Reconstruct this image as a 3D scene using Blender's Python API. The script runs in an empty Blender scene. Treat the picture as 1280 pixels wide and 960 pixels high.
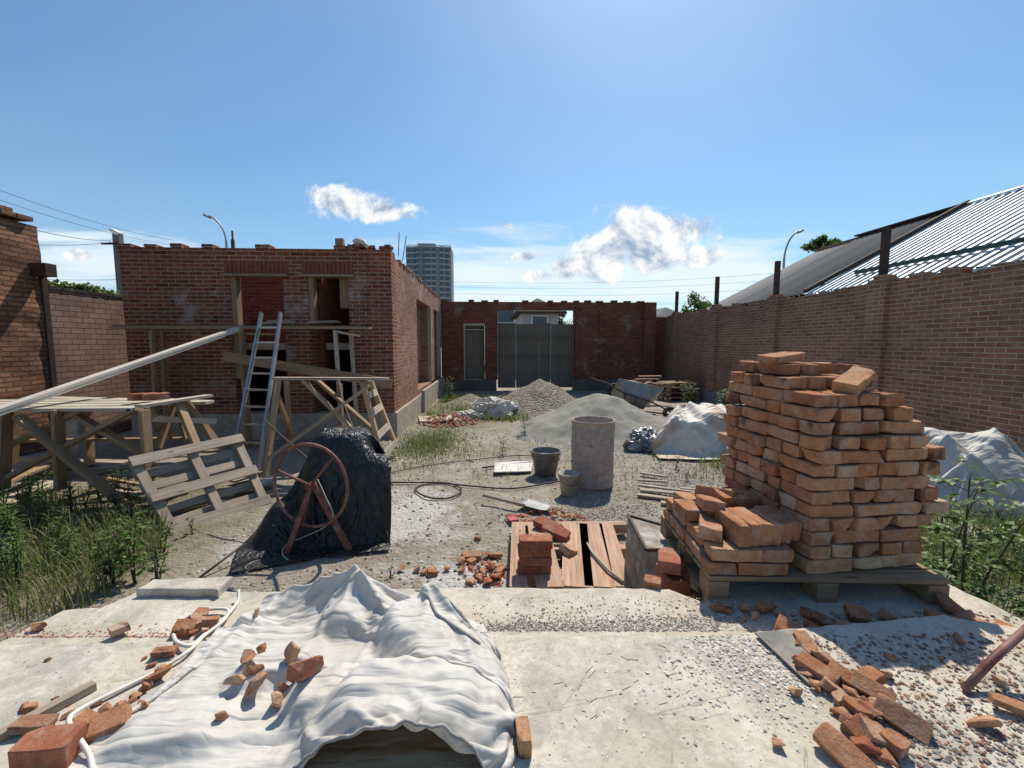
import bpy, bmesh, math, random
import numpy as np
from mathutils import Vector, Matrix, Euler, noise
from mathutils.bvhtree import BVHTree
R = math.radians
random.seed(7)
scene = bpy.context.scene
COL = scene.collection
# ------------------------------------------------------------------ camera, sky, sun, exposure
F = 540.0; YAW = math.atan(28/540.0); PIT = math.atan(50/540.0); CZ = 1.9
cam_d = bpy.data.cameras.new('camera'); cam = bpy.data.objects.new('camera', cam_d); COL.objects.link(cam)
cam.location = (0, 0, CZ); cam.rotation_euler = (math.pi/2-PIT, 0, -YAW)
cam_d.sensor_width = 36; cam_d.lens = 36*F/1280; cam_d.clip_start = .05; cam_d.clip_end = 6000
scene.camera = cam
SUN_AZ, SUN_EL = R(21), R(54)
world = bpy.data.worlds.new('World'); scene.world = world; world.use_nodes = True
scene.view_settings.view_transform = 'Standard'; scene.view_settings.look = 'None'
scene.view_settings.gamma = 1; scene.view_settings.use_curve_mapping = False
scene.view_settings.exposure = 0.22
sun_d = bpy.data.lights.new('sun', 'SUN'); sun_d.energy = 4.2; sun_d.angle = R(.5); sun_d.color = (1, .93, .82)
sun = bpy.data.objects.new('sun', sun_d); COL.objects.link(sun)
SD = Vector((math.sin(SUN_AZ)*math.cos(SUN_EL), math.cos(SUN_AZ)*math.cos(SUN_EL), math.sin(SUN_EL)))
sun.rotation_euler = SD.to_track_quat('Z', 'Y').to_euler()
scene.cycles.use_adaptive_sampling = True; scene.cycles.max_bounces = 6
scene.cycles.diffuse_bounces = 3; scene.cycles.glossy_bounces = 2; scene.cycles.transparent_max_bounces = 6

def ray(px, py):
    """direction of the camera ray through a point of the 1280x960 photograph"""
    a = (px-640)/F; b = -(py-480)/F
    f = Vector((math.sin(YAW)*math.cos(PIT), math.cos(YAW)*math.cos(PIT), -math.sin(PIT)))
    r = Vector((math.cos(YAW), -math.sin(YAW), 0)); u = r.cross(f)
    return f+a*r+b*u
def P(px, py, z=0.0):
    d = ray(px, py); t = (z-CZ)/d.z; return Vector((d.x*t, d.y*t, z))
def PY(px, py, Y):
    d = ray(px, py); t = Y/d.y; return Vector((d.x*t, Y, CZ+d.z*t))
def PX(px, py, X):
    d = ray(px, py); t = X/d.x; return Vector((X, d.y*t, CZ+d.z*t))

# ------------------------------------------------------------------ node helpers
class NT:
    def __init__(s, name, world=None):
        if world: s.m = world
        else: s.m = bpy.data.materials.new(name); s.m.use_nodes = True
        s.t = s.m.node_tree
        if not world: s.b = s.t.nodes['Principled BSDF']; s.out = s.t.nodes['Material Output']
    def n(s, typ, ins=None, **kw):
        nd = s.t.nodes.new(typ)
        for k, v in kw.items(): setattr(nd, k, v)
        for k, v in (ins or {}).items():
            if isinstance(v, bpy.types.NodeSocket): s.t.links.new(v, nd.inputs[k])
            elif v is not None: nd.inputs[k].default_value = v
        return nd
    def link(s, a, b): s.t.links.new(a, b)
    def math(s, op, a, b=None, c=None, clamp=False):
        nd = s.t.nodes.new('ShaderNodeMath'); nd.operation = op; nd.use_clamp = clamp
        for i, v in enumerate((a, b, c)):
            if v is None: continue
            if isinstance(v, bpy.types.NodeSocket): s.t.links.new(v, nd.inputs[i])
            else: nd.inputs[i].default_value = v
        return nd.outputs[0]
    def vmath(s, op, a, b=None):
        nd = s.t.nodes.new('ShaderNodeVectorMath'); nd.operation = op
        for i, v in enumerate((a, b)):
            if v is None: continue
            if isinstance(v, bpy.types.NodeSocket): s.t.links.new(v, nd.inputs[i])
            else: nd.inputs[i].default_value = v
        return nd.outputs[0]
    def noise(s, vec, scale, detail=4, rough=.55, dist=0, out=0):
        nd = s.n('ShaderNodeTexNoise', {'Vector': vec, 'Scale': scale, 'Detail': detail, 'Roughness': rough, 'Distortion': dist})
        return nd.outputs[out]
    def ramp(s, fac, stops, interp='LINEAR'):
        nd = s.t.nodes.new('ShaderNodeValToRGB'); nd.color_ramp.interpolation = interp
        e = nd.color_ramp.elements
        while len(e) < len(stops): e.new(.5)
        for i, (p, c) in enumerate(stops):
            e[i].position = p
            if not hasattr(c, '__len__'): c = (c, c, c)
            e[i].color = tuple(c)+(1,) if len(c) == 3 else c
        s.t.links.new(fac, nd.inputs[0]); return nd.outputs[0]
    def mix(s, fac, a, b, typ='MIX'):
        nd = s.t.nodes.new('ShaderNodeMix'); nd.data_type = 'RGBA'; nd.blend_type = typ
        for k, v in ((0, fac), (6, a), (7, b)):
            if isinstance(v, bpy.types.NodeSocket): s.t.links.new(v, nd.inputs[k])
            else: nd.inputs[k].default_value = v if k == 0 else tuple(v)+(1,)
        return nd.outputs[2]
    def uv(s): return s.n('ShaderNodeTexCoord').outputs['UV']
    def obj(s): return s.n('ShaderNodeTexCoord').outputs['Object']
    def pos(s): return s.n('ShaderNodeNewGeometry').outputs['Position']
    def rnd(s): return s.n('ShaderNodeObjectInfo').outputs['Random']
    def scale(s, vec, sc): return s.vmath('MULTIPLY', vec, sc)
    def objr(s):
        """object coordinates shifted by the object's random value, so copies differ"""
        r = s.math('MULTIPLY', s.rnd(), 37.0)
        c = s.n('ShaderNodeCombineXYZ', {0: r, 1: r, 2: r}).outputs[0]
        return s.vmath('ADD', s.obj(), c)
    def bump(s, h, dist=.01, strength=1, normal=None):
        nd = s.n('ShaderNodeBump', {'Height': h, 'Distance': dist, 'Strength': strength, 'Normal': normal})
        return nd.outputs[0]
    def fin(s, col=None, rough=.8, normal=None, metal=None, spec=None):
        for k, v in (('Base Color', col), ('Roughness', rough), ('Normal', normal), ('Metallic', metal), ('Specular IOR Level', spec)):
            if v is None: continue
            if isinstance(v, bpy.types.NodeSocket): s.t.links.new(v, s.b.inputs[k])
            else: s.b.inputs[k].default_value = tuple(v)+(1,) if hasattr(v, '__len__') and len(v) == 3 else v
        return s.m

# ------------------------------------------------------------------ sky: Nishita with fair-weather clouds
def build_world():
    w = NT('w', world); t = w.t; bg = t.nodes['Background']
    sky = w.n('ShaderNodeTexSky'); sky.sky_type = 'NISHITA'; sky.sun_disc = False
    sky.sun_elevation = SUN_EL; sky.sun_rotation = SUN_AZ; sky.air_density = 1.15; sky.dust_density = .7; sky.ozone_density = 2.2
    d = w.n('ShaderNodeTexCoord').outputs['Generated']
    sp = w.n('ShaderNodeSeparateXYZ', {0: d}).outputs
    yy = w.math('MAXIMUM', sp[1], .02)
    u = w.math('DIVIDE', sp[0], yy); v = w.math('DIVIDE', sp[2], yy)
    uv = w.n('ShaderNodeCombineXYZ', {0: u, 1: v, 2: 0.0}).outputs[0]
    n1 = w.noise(uv, 9.0, 10, .66, .35); n2 = w.noise(w.vmath('ADD', uv, (.010, .022, 0)), 9.0, 10, .66, .35)
    front = w.math('GREATER_THAN', sp[1], .05)
    def blob(px, py, a, b):
        q = PY(px, py, 1.0); cx, cz = q.x, q.z-CZ
        du = w.math('DIVIDE', w.math('SUBTRACT', u, cx), a/540.); dv = w.math('DIVIDE', w.math('SUBTRACT', v, cz), b/540.)
        # flat bottoms: stretch the lower half less
        r2 = w.math('ADD', w.math('MULTIPLY', du, du), w.math('MULTIPLY', dv, dv))
        return w.math('SUBTRACT', 1.0, w.math('SQRT', r2))
    def union(l):
        r = l[0]
        for x in l[1:]: r = w.math('MAXIMUM', r, x)
        return r
    cum = union([blob(432, 252, 62, 24), blob(470, 264, 56, 19), blob(408, 243, 34, 16),
                 blob(795, 292, 66, 46), blob(755, 320, 56, 42), blob(845, 288, 70, 28), blob(868, 320, 48, 20), blob(810, 322, 60, 26),
                 blob(705, 335, 26, 20), blob(672, 345, 30, 16), blob(655, 321, 26, 9), blob(98, 318, 22, 10), blob(635, 282, 10, 5)])
    dens = w.math('ADD', cum, w.math('MULTIPLY', w.math('SUBTRACT', n1, .5), 2.1))
    dens2 = w.math('ADD', cum, w.math('MULTIPLY', w.math('SUBTRACT', n2, .5), 2.1))
    a1 = w.ramp(dens, [(.10, 0), (.50, 1)], 'EASE')
    shade = w.math('ADD', .62, w.math('MULTIPLY', w.math('SUBTRACT', dens, dens2), 2.4), clamp=True)
    shade = w.math('SUBTRACT', shade, w.math('MULTIPLY', w.ramp(dens, [(.5, 0), (1.0, 1)]), .10))
    ccol = w.mix(shade, (3.1, 4.2, 5.6), (9.6, 9.7, 9.8))
    # thin streaks low over the horizon
    suv = w.scale(uv, (1.0, 7.0, 1.0))
    ns = w.noise(suv, 2.6, 6, .6, .4)
    band = union([blob(790, 345, 400, 78), blob(700, 375, 500, 40), blob(110, 330, 190, 50), blob(880, 320, 150, 18), blob(600, 345, 140, 30), blob(60, 295, 140, 12)])
    sd = w.math('ADD', band, w.math('MULTIPLY', w.math('SUBTRACT', ns, .52), 2.4))
    a2 = w.math('MULTIPLY', w.ramp(sd, [(.05, 0), (.8, 1)], 'EASE'), .85)
    # very faint veil higher up
    nv = w.noise(w.scale(uv, (1, 2, 1)), .9, 4, .5)
    veil = w.math('MULTIPLY', w.ramp(nv, [(.45, 0), (.8, 1)]), .10)
    skyc = w.mix(1.0, sky.outputs[0], (.77, 1.0, 1.14), 'MULTIPLY')
    c = w.mix(w.math('MULTIPLY', veil, front), skyc, (6.5, 7.5, 8.6))
    c = w.mix(w.math('MULTIPLY', a2, front), c, (8.0, 8.9, 9.6))
    c = w.mix(w.math('MULTIPLY', a1, front), c, ccol)
    w.link(c, bg.inputs[0]); bg.inputs[1].default_value = .095
build_world()

# ------------------------------------------------------------------ materials
def brick_mat(name, cols, mortar, bw=.26, rh=.077, ms=.012, bumpd=.006, stain=None, wear=.35, distort=.012, freq=2, sq=1.0, sqf=2, mfac=1.0, topband=None):
    m = NT(name); uv = m.uv()
    dn = m.vmath('SUBTRACT', m.noise(uv, 3.0, 3, out=1), (.5, .5, .5)); uvd = m.vmath('ADD', uv, m.scale(dn, (distort, distort*1.3, 0)))
    dn2 = m.vmath('SUBTRACT', m.noise(uv, 22.0, 2, out=1), (.5, .5, .5)); uvd = m.vmath('ADD', uvd, m.scale(dn2, (distort*.5, distort*.5, 0)))
    bt = m.n('ShaderNodeTexBrick', {'Vector': uvd, 'Color1': (0, 0, 0, 1), 'Color2': (1, 1, 1, 1), 'Mortar': (.5, .5, .5, 1), 'Scale': 1.0,
             'Mortar Size': ms, 'Mortar Smooth': .35, 'Bias': 0, 'Brick Width': bw, 'Row Height': rh}, offset_frequency=freq, squash=sq, squash_frequency=sqf)
    fac = bt.outputs['Fac']
    base = m.ramp(bt.outputs['Color'], [(i/(len(cols)-1), c) for i, c in enumerate(cols)])
    nl = m.noise(uv, .9, 5, .6); nf = m.noise(uv, 38, 4, .65); nm = m.noise(uv, 7, 5, .6)
    base = m.mix(m.ramp(nf, [(.35, 0), (.75, .55)]), base, tuple(c*.55 for c in cols[0]))
    base = m.mix(m.ramp(nm, [(.45, 0), (.8, wear)]), base, tuple(min(1, c*1.1+.05) for c in mortar))
    mort = m.mix(m.ramp(nm, [(.3, 0), (.7, 1)]), mortar, tuple(c*.62 for c in mortar))
    col = m.mix(m.math('MULTIPLY', fac, mfac), base, mort)
    col = m.mix(m.ramp(nl, [(.3, .38), (.62, 0)]), col, (.05, .035, .028))
    if stain:   # pale lime bloom in patches
        ns = m.noise(m.vmath('ADD', uv, (3.1, 7.7, 0)), 1.3, 6, .68)
        col = m.mix(m.ramp(ns, [(.56, 0), (.72, stain)]), col, (.50, .44, .40))
    h = m.math('SUBTRACT', m.math('MULTIPLY', nf, .35), fac)
    h = m.math('ADD', h, m.math('MULTIPLY', bt.outputs['Color'], .25))
    return m.fin(col, .9, m.bump(h, bumpd, .9), spec=.2)

def simple(name, cols, scale=6, rough=.8, bd=.004, bscale=40, detail=6, metal=0, coord='obj', spec=.35, dirt=None, dirts=2.5):
    m = NT(name); v = m.objr() if coord == 'obj' else (m.pos() if coord == 'pos' else m.uv())
    n = m.noise(v, scale, detail, .6)
    col = m.ramp(n, [(.28+.44*i/(len(cols)-1), c) for i, c in enumerate(cols)])
    if dirt:
        d = m.noise(v, dirts, 6, .7); col = m.mix(m.ramp(d, [(.42, 0), (.68, .9)]), col, dirt)
    nb = m.noise(v, bscale, 5, .65)
    return m.fin(col, rough, m.bump(nb, bd, .8), metal, spec)

def wood(name, c1, c2, c3, rough=.75, knots=True):
    m = NT(name); uv = m.uv()
    g = m.noise(m.scale(uv, (1.6, 42, 1)), 1.0, 5, .6, .25)
    l = m.noise(m.scale(uv, (1.2, 3.5, 1)), 1.2, 4, .6)
    col = m.ramp(g, [(.3, c1), (.52, c2), (.72, c3)])
    col = m.mix(m.ramp(l, [(.35, .5), (.65, 0)]), col, tuple(c*.55 for c in c1))
    if knots:
        vo = m.n('ShaderNodeTexVoronoi', {'Vector': m.scale(uv, (2.2, 7.5, 1)), 'Scale': 1.0}).outputs['Distance']
        col = m.mix(m.ramp(vo, [(.04, .85), (.10, 0)]), col, tuple(c*.35 for c in c1))
    dirt = m.noise(uv, 5, 6, .7); col = m.mix(m.ramp(dirt, [(.55, 0), (.8, .5)]), col, (.33, .30, .26))
    return m.fin(col, rough, m.bump(m.math('ADD', g, m.math('MULTIPLY', dirt, .3)), .003, .7), spec=.25)

def brick_piece_mat(name, cols, dust=.35):
    """loose reclaimed brick: every object gets its own tone, mortar smears and a darker fired face"""
    m = NT(name); r = m.rnd(); v = m.objr()
    base = m.ramp(r, [(i/(len(cols)-1), c) for i, c in enumerate(cols)])
    n = m.noise(v, 18, 6, .65); col = m.mix(m.ramp(n, [(.3, .6), (.6, 0)]), base, (.22, .085, .04))
    n2 = m.noise(v, 9, 5, .6); col = m.mix(m.ramp(n2, [(.56, 0), (.74, .7)]), col, (.46, .25, .13))
    n3 = m.noise(m.vmath('ADD', v, (9, 2, 4)), 7, 6, .72); col = m.mix(m.ramp(n3, [(.50, 0), (.66, dust*1.5)]), col, (.47, .40, .32)); n5 = m.noise(v, 90, 3, .6); col = m.mix(m.ramp(n5, [(.30, .6), (.42, 0)]), col, (.13, .05, .03))
    n4 = m.noise(m.vmath('ADD', v, (1, 22, 4)), 5, 3, .5); col = m.mix(m.ramp(n4, [(.64, 0), (.70, .75)]), col, (.07, .045, .04))
    h = m.math('ADD', m.noise(v, 60, 5, .7), m.math('MULTIPLY', n, .9))
    return m.fin(col, .92, m.bump(h, .005, .9), spec=.15)

M = {}
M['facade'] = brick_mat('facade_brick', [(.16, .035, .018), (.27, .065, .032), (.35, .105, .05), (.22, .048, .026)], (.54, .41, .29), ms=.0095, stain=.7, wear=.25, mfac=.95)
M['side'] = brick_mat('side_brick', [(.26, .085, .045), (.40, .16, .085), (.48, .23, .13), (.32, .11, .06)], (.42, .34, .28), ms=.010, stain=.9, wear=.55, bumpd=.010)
M['back'] = brick_mat('back_brick', [(.15, .036, .022), (.24, .06, .033), (.31, .085, .048)], (.30, .20, .14), ms=.008, stain=.5, wear=.2)
M['fence'] = brick_mat('fence_brick', [(.25, .11, .062), (.33, .15, .085), (.41, .195, .115)], (.56, .44, .33), bw=.262, rh=.077, ms=.009, bumpd=.005, wear=.25, stain=.12)
M['old'] = brick_mat('old_rough_brick', [(.27, .115, .06), (.38, .175, .095), (.46, .23, .13)], (.20, .12, .075), bw=.26, rh=.084, ms=.016, bumpd=.03, wear=.3, distort=.045)
M['pink'] = brick_mat('pink_block', [(.33, .20, .145), (.39, .245, .18), (.44, .29, .22)], (.13, .085, .065), bw=.262, rh=.105, ms=.008, bumpd=.006, wear=.25, distort=.006)
def concrete_mat(name, c1, c2, c3, scratches=False):
    m = NT(name); v = m.pos()
    n = m.noise(v, 2.2, 8, .66); col = m.ramp(n, [(.3, c1), (.5, c2), (.68, c3)])
    p = m.noise(m.vmath('ADD', v, (5, 1, 2)), 3.4, 6, .6, .3); col = m.mix(m.ramp(p, [(.54, 0), (.57, .6)]), col, (.36, .33, .28)); p2 = m.noise(m.vmath('ADD', v, (1, 5, 2)), 9, 6, .7); col = m.mix(m.ramp(p2, [(.52, 0), (.66, .5)]), col, (.74, .69, .60))
    ck = m.n('ShaderNodeTexVoronoi', {'Vector': m.vmath('ADD', v, m.scale(m.noise(v, 3, 4, .6, out=1), (.5, .5, 0))), 'Scale': 1.1}, feature='DISTANCE_TO_EDGE').outputs['Distance']; col = m.mix(m.ramp(ck, [(.0, .35), (.004, 0)]), col, (.26, .22, .17))
    f = m.noise(v, 45, 5, .7); col = m.mix(m.ramp(f, [(.34, .5), (.55, 0)]), col, (.30, .265, .22))
    br = m.noise(m.vmath('ADD', v, (2, 8, 2)), 1.4, 5, .6); col = m.mix(m.ramp(br, [(.5, 0), (.75, .38)]), col, (.52, .38, .25))
    pit = m.n('ShaderNodeTexVoronoi', {'Vector': v, 'Scale': 34.0}).outputs['Distance']
    pr = m.ramp(pit, [(.06, 0), (.16, 1)])
    h = m.math('ADD', m.math('MULTIPLY', f, .5), m.math('ADD', m.math('MULTIPLY', n, 1.6), m.math('MULTIPLY', pr, .25)))
    if scratches:
        for ang, sc in ((R(25), (26, 1.3, 1)), (R(-50), (1.6, 30, 1)), (R(78), (24, 1.5, 1))):
            mp = m.n('ShaderNodeMapping', {'Vector': v, 'Rotation': (0, 0, ang)}).outputs[0]
            sN = m.noise(m.scale(mp, sc), 1.0, 2, .4); col = m.mix(m.ramp(sN, [(.70, 0), (.715, .55), (.73, 0)]), col, (.20, .15, .11))
    return m.fin(col, .9, m.bump(h, .006, .8), spec=.2)
M['slab'] = concrete_mat('slab_concrete', (.40, .345, .265), (.53, .475, .38), (.66, .60, .50), True)
M['plinth'] = concrete_mat('plinth_concrete', (.32, .24, .18), (.42, .34, .265), (.52, .44, .35))
M['wood'] = wood('raw_pine', (.36, .25, .15), (.50, .37, .24), (.60, .47, .32))
M['woodbrown'] = wood('dull_pine', (.26, .165, .09), (.36, .24, .14), (.44, .31, .19))
M['woodpale'] = wood('pale_plank', (.56, .49, .40), (.70, .63, .53), (.78, .72, .63), knots=False)
M['woodgrey'] = wood('weathered_wood', (.28, .215, .155), (.41, .33, .25), (.53, .44, .34))
M['woodred'] = wood('reddish_board', (.36, .20, .12), (.52, .33, .22), (.66, .47, .34))
M['woodtan'] = wood('tan_board', (.45, .37, .27), (.56, .48, .37), (.66, .58, .47))
M['aluminium'] = simple('dull_aluminium', [(.42, .43, .44), (.62, .62, .62)], 12, .45, .001, metal=.75, dirt=(.35, .32, .28))
M['brick'] = brick_piece_mat('reclaimed_brick', [(.34, .15, .075), (.47, .225, .115), (.55, .31, .17), (.40, .17, .09), (.51, .26, .135), (.28, .115, .065), (.58, .41, .27), (.46, .195, .095)])
M['brickred'] = brick_piece_mat('fresh_red_brick', [(.31, .105, .06), (.38, .14, .085), (.34, .12, .075)], .3)
M['rust'] = simple('rusty_red_paint', [(.10, .03, .022), (.20, .055, .04), (.24, .085, .055)], 14, .6, .003, dirt=(.30, .20, .15), dirts=9)
M['darksteel'] = simple('dark_rusty_steel', [(.025, .015, .012), (.055, .028, .02), (.09, .04, .028)], 9, .7, .003)
M['rebar'] = simple('rebar_steel', [(.05, .03, .025), (.10, .07, .05)], 30, .6, .001)
M['hoseblack'] = simple('black_hose', [(.025, .023, .02), (.06, .055, .045)], 14, .55, .001)
M['hosewhite'] = simple('cream_hose', [(.66, .62, .52), (.80, .77, .68)], 9, .45, .001)
M['slate'] = None
def sand_mat(name, c1, c2, c3, fine=120, bd=.004, peb=0):
    m = NT(name); v = m.pos(); n = m.noise(v, 1.4, 6, .6); col = m.ramp(n, [(.3, c1), (.52, c2), (.7, c3)])
    f = m.noise(v, fine, 4, .7); col = m.mix(m.ramp(f, [(.3, .45), (.5, 0)]), col, tuple(c*.6 for c in c1))
    h = m.math('ADD', m.math('MULTIPLY', f, .6), m.noise(v, 14, 6, .6))
    if peb:
        vo = m.n('ShaderNodeTexVoronoi', {'Vector': v, 'Scale': float(peb)})
        pc = m.n('ShaderNodeSeparateColor', {0: vo.outputs['Color']}).outputs[0]
        col = m.mix(.55, col, m.ramp(pc, [(0, (.14, .115, .085)), (.5, (.33, .29, .23)), (.9, (.52, .48, .40))]))
        h = m.math('SUBTRACT', m.math('MULTIPLY', h, .3), m.math('MULTIPLY', vo.outputs['Distance'], 2.0))
    return m.fin(col, .95, m.bump(h, bd, 1), spec=.12)
M['sand'] = sand_mat('grey_sand', (.25, .24, .20), (.315, .30, .25), (.37, .35, .295), 90, .012)
M['gravelpile'] = sand_mat('gravel_heap', (.20, .17, .125), (.28, .245, .185), (.34, .30, .235), 60, .03, 22)
M['pebble'] = brick_piece_mat('dummy', [(.4, .36, .3), (.5, .46, .4)])
def pebble_mat(name, cols):
    m = NT(name); r = m.n('ShaderNodeNewGeometry').outputs['Random Per Island']
    return m.fin(m.ramp(r, [(i/(len(cols)-1), c) for i, c in enumerate(cols)], 'CONSTANT' if len(cols) > 4 else 'LINEAR'), .9, spec=.2)
M['pebble'] = pebble_mat('grey_pebbles', [(.20, .17, .135), (.34, .30, .25), (.28, .24, .19), (.46, .42, .36), (.60, .57, .50), (.36, .20, .13)])
M['chip'] = pebble_mat('white_chips', [(.42, .37, .31), (.60, .56, .49), (.53, .48, .41), (.72, .69, .62), (.46, .41, .34), (.42, .26, .18)])
M['redchip'] = pebble_mat('brick_crumbs', [(.36, .13, .08), (.45, .19, .11), (.30, .11, .075), (.50, .27, .18), (.42, .34, .28), (.34, .14, .09)])

M['rubble'] = pebble_mat('shadow_toned_rubble', [(.24, .13, .09), (.30, .25, .21), (.36, .19, .12), (.40, .36, .31), (.20, .14, .11), (.28, .17, .12)])  # chip colours darkened to carry the stack's shadow farther over the slab
def ground_mat():
    m = NT('yard_dirt'); v = m.pos()
    n = m.noise(v, .55, 7, .62); col = m.ramp(n, [(.32, (.27, .235, .18)), (.5, (.37, .33, .265)), (.66, (.46, .42, .355))])
    n2 = m.noise(v, 3.2, 8, .7); col = m.mix(m.ramp(n2, [(.42, .62), (.6, 0)]), col, (.255, .205, .145))
    n5 = m.noise(m.vmath('ADD', v, (4, 2, 0)), 6.5, 8, .75); col = m.mix(m.ramp(n5, [(.54, 0), (.66, .5)]), col, (.56, .52, .44))
    # spilled lime and cement by the mixer
    def spot(x, y, rx, ry, k=1.2):
        s = m.n('ShaderNodeSeparateXYZ', {0: v}).outputs
        a = m.math('DIVIDE', m.math('SUBTRACT', s[0], x), rx); b = m.math('DIVIDE', m.math('SUBTRACT', s[1], y), ry)
        r = m.math('SQRT', m.math('ADD', m.math('MULTIPLY', a, a), m.math('MULTIPLY', b, b)))
        return m.math('ADD', m.math('SUBTRACT', 1, r), m.math('MULTIPLY', m.math('SUBTRACT', n2, .5), k*2))
    l = m.math('MAXIMUM', spot(-.95, 4.75, .75, 1.1), m.math('MAXIMUM', spot(-2.2, 4.0, .55, .35), spot(-.2, 3.4, .6, .35)))
    col = m.mix(m.ramp(l, [(.1, 0), (.6, .75)]), col, (.60, .585, .54))
    sd = spot(2.4, 8.2, 2.6, 1.6, .8); col = m.mix(m.ramp(sd, [(.1, 0), (.5, .8)]), col, (.31, .295, .245))
    g = m.math('MAXIMUM', spot(-4.6, 4.6, 2.8, 2.6, 1), m.math('MAXIMUM', spot(4.6, 3.4, 2.0, 2.2, 1), spot(-1.1, 12, 1.6, 3.5, 1)))
    col = m.mix(m.ramp(g, [(.1, 0), (.5, .75)]), col, (.13, .115, .065))
    f = m.noise(v, 60, 5, .75); col = m.mix(m.ramp(f, [(.35, .4), (.5, 0)]), col, (.17, .14, .10))
    vo = m.n('ShaderNodeTexVoronoi', {'Vector': v, 'Scale': 26.0}).outputs['Distance']
    h = m.math('ADD', m.math('MULTIPLY', n2, 2.2), m.math('SUBTRACT', m.math('MULTIPLY', f, .5), m.math('MULTIPLY', vo, .8)))
    return m.fin(col, .95, m.bump(h, .022, 1), spec=.12)
M['ground'] = ground_mat()
def leaf_mat(name, cols, trans=.35):
    m = NT(name); r = m.n('ShaderNodeNewGeometry').outputs['Random Per Island']
    col = m.ramp(r, [(i/(len(cols)-1), c) for i, c in enumerate(cols)])
    m.fin(col, .5, spec=.3)
    tr = m.n('ShaderNodeBsdfTranslucent', {'Color': m.mix(.5, col, (.16, .30, .03))})
    mx = m.n('ShaderNodeMixShader', {0: trans, 1: m.b.outputs[0], 2: tr.outputs[0]}); m.link(mx.outputs[0], m.out.inputs[0]); return m.m
M['leaf'] = leaf_mat('weed_leaves', [(.07, .12, .025), (.11, .18, .04), (.15, .22, .06), (.08, .13, .035)])
M['grassm'] = leaf_mat('grass_blades', [(.06, .10, .022), (.10, .15, .035), (.19, .20, .07), (.34, .29, .15), (.14, .16, .05), (.25, .22, .10)], .35)
M['dry'] = leaf_mat('dry_stalks', [(.30, .24, .13), (.42, .35, .21), (.24, .18, .10)], .2)
M['tree'] = leaf_mat('tree_leaves', [(.03, .06, .015), (.055, .095, .025), (.07, .12, .03)])
M['bark'] = simple('bark', [(.06, .045, .03), (.12, .09, .065)], 12, .9, .01)
def cloth_mat(name, c1, c2, weave=420, rough=.55, trans=.18, dirt=(.42, .37, .30), dirtk=.35, brown=0):
    m = NT(name); v = m.uv(); o = m.obj()
    n = m.noise(o, 5, 6, .65); col = m.mix(m.ramp(n, [(.35, 0), (.65, 1)]), c1, c2)
    d = m.noise(m.vmath('ADD', o, (4, 4, 4)), 5, 9, .8); col = m.mix(m.ramp(d, [(.52, 0), (.74, dirtk)]), col, dirt)
    if brown: 
        b = m.noise(m.vmath('ADD', o, (1, 9, 4)), 1.7, 4, .6); col = m.mix(m.ramp(b, [(.50, 0), (.60, brown)]), col, (.50, .30, .19))
    def crease(angle, across, along, shift):
        turned = m.n('ShaderNodeMapping', {'Vector': o, 'Rotation': (0, 0, angle), 'Location': (shift, shift, 0), 'Scale': (across, along, 3)}).outputs[0]
        return m.math('ABSOLUTE', m.math('SUBTRACT', m.noise(turned, 1.0, 1, .4, .25), .5))
    cr = m.math('ADD', m.math('MULTIPLY', crease(.4, 2, 10, 0), .7), m.math('MULTIPLY', crease(1.5, 2.5, 12, 3), 1.1))
    cr = m.math('ADD', cr, m.math('ADD', m.math('MULTIPLY', crease(-.7, 3, 16, 5), .6), m.math('MULTIPLY', crease(2.2, 6, 30, 7), .3)))
    vd = m.vmath('ADD', o, m.scale(m.noise(o, 4, 3, .5, out=1), (.12, .12, .12)))
    def fac(sc): return m.n('ShaderNodeTexVoronoi', {'Vector': vd, 'Scale': float(sc)}).outputs['Distance']
    h = m.math('ADD', m.math('MULTIPLY', cr, 1.0), m.math('ADD', m.math('MULTIPLY', fac(7), .12), m.math('ADD', m.math('MULTIPLY', fac(17), .07), m.math('MULTIPLY', m.noise(v, 260, 2), .02))))
    m.fin(col, rough, m.bump(h, .042, .9), spec=.35)
    tr = m.n('ShaderNodeBsdfTranslucent', {'Color': col}); mx = m.n('ShaderNodeMixShader', {0: trans, 1: m.b.outputs[0], 2: tr.outputs[0]})
    m.link(mx.outputs[0], m.out.inputs[0]); return m.m
M['bag'] = cloth_mat('woven_white_plastic', (.75, .715, .65), (.62, .58, .51), 380, dirtk=.6)
M['bagin'] = cloth_mat('bag_lining', (.46, .33, .20), (.34, .23, .13), 380, trans=.1)
M['bagbrown'] = cloth_mat('dirty_woven_plastic', (.80, .74, .66), (.68, .61, .52), 380, brown=.65, trans=.1)
M['tarp'] = None
m_ = NT('black_plastic_film'); v_ = m_.obj(); h_ = m_.math('ADD', m_.math('SQRT', m_.math('ABSOLUTE', m_.math('SUBTRACT', m_.noise(m_.scale(v_, (1, 1, .45)), 9, 1, .5, .8), .5))), m_.math('MULTIPLY', m_.noise(v_, 40, 4, .6, 1), .25))
d_ = m_.noise(v_, 9, 6, .7)
M['tarp'] = m_.fin(m_.mix(m_.ramp(d_, [(.5, 0), (.75, .35)]), (.012, .012, .012), (.16, .145, .125)), .36, m_.bump(h_, .035, .9), spec=.5)
M['foil'] = simple('silver_black_film', [(.03, .03, .03), (.25, .25, .26), (.5, .5, .52)], 9, .28, .01, bscale=22, metal=.3)
M['drum'] = simple('cement_crusted_drum', [(.30, .215, .17), (.40, .31, .25), (.47, .39, .325)], 16, .9, .012, bscale=38, dirt=(.48, .42, .36), dirts=9)
M['bucketblack'] = simple('cement_crusted_black_bucket', [(.07, .075, .065), (.16, .165, .145), (.30, .30, .265)], 11, .8, .005, dirt=(.34, .335, .30), dirts=4)
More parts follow.
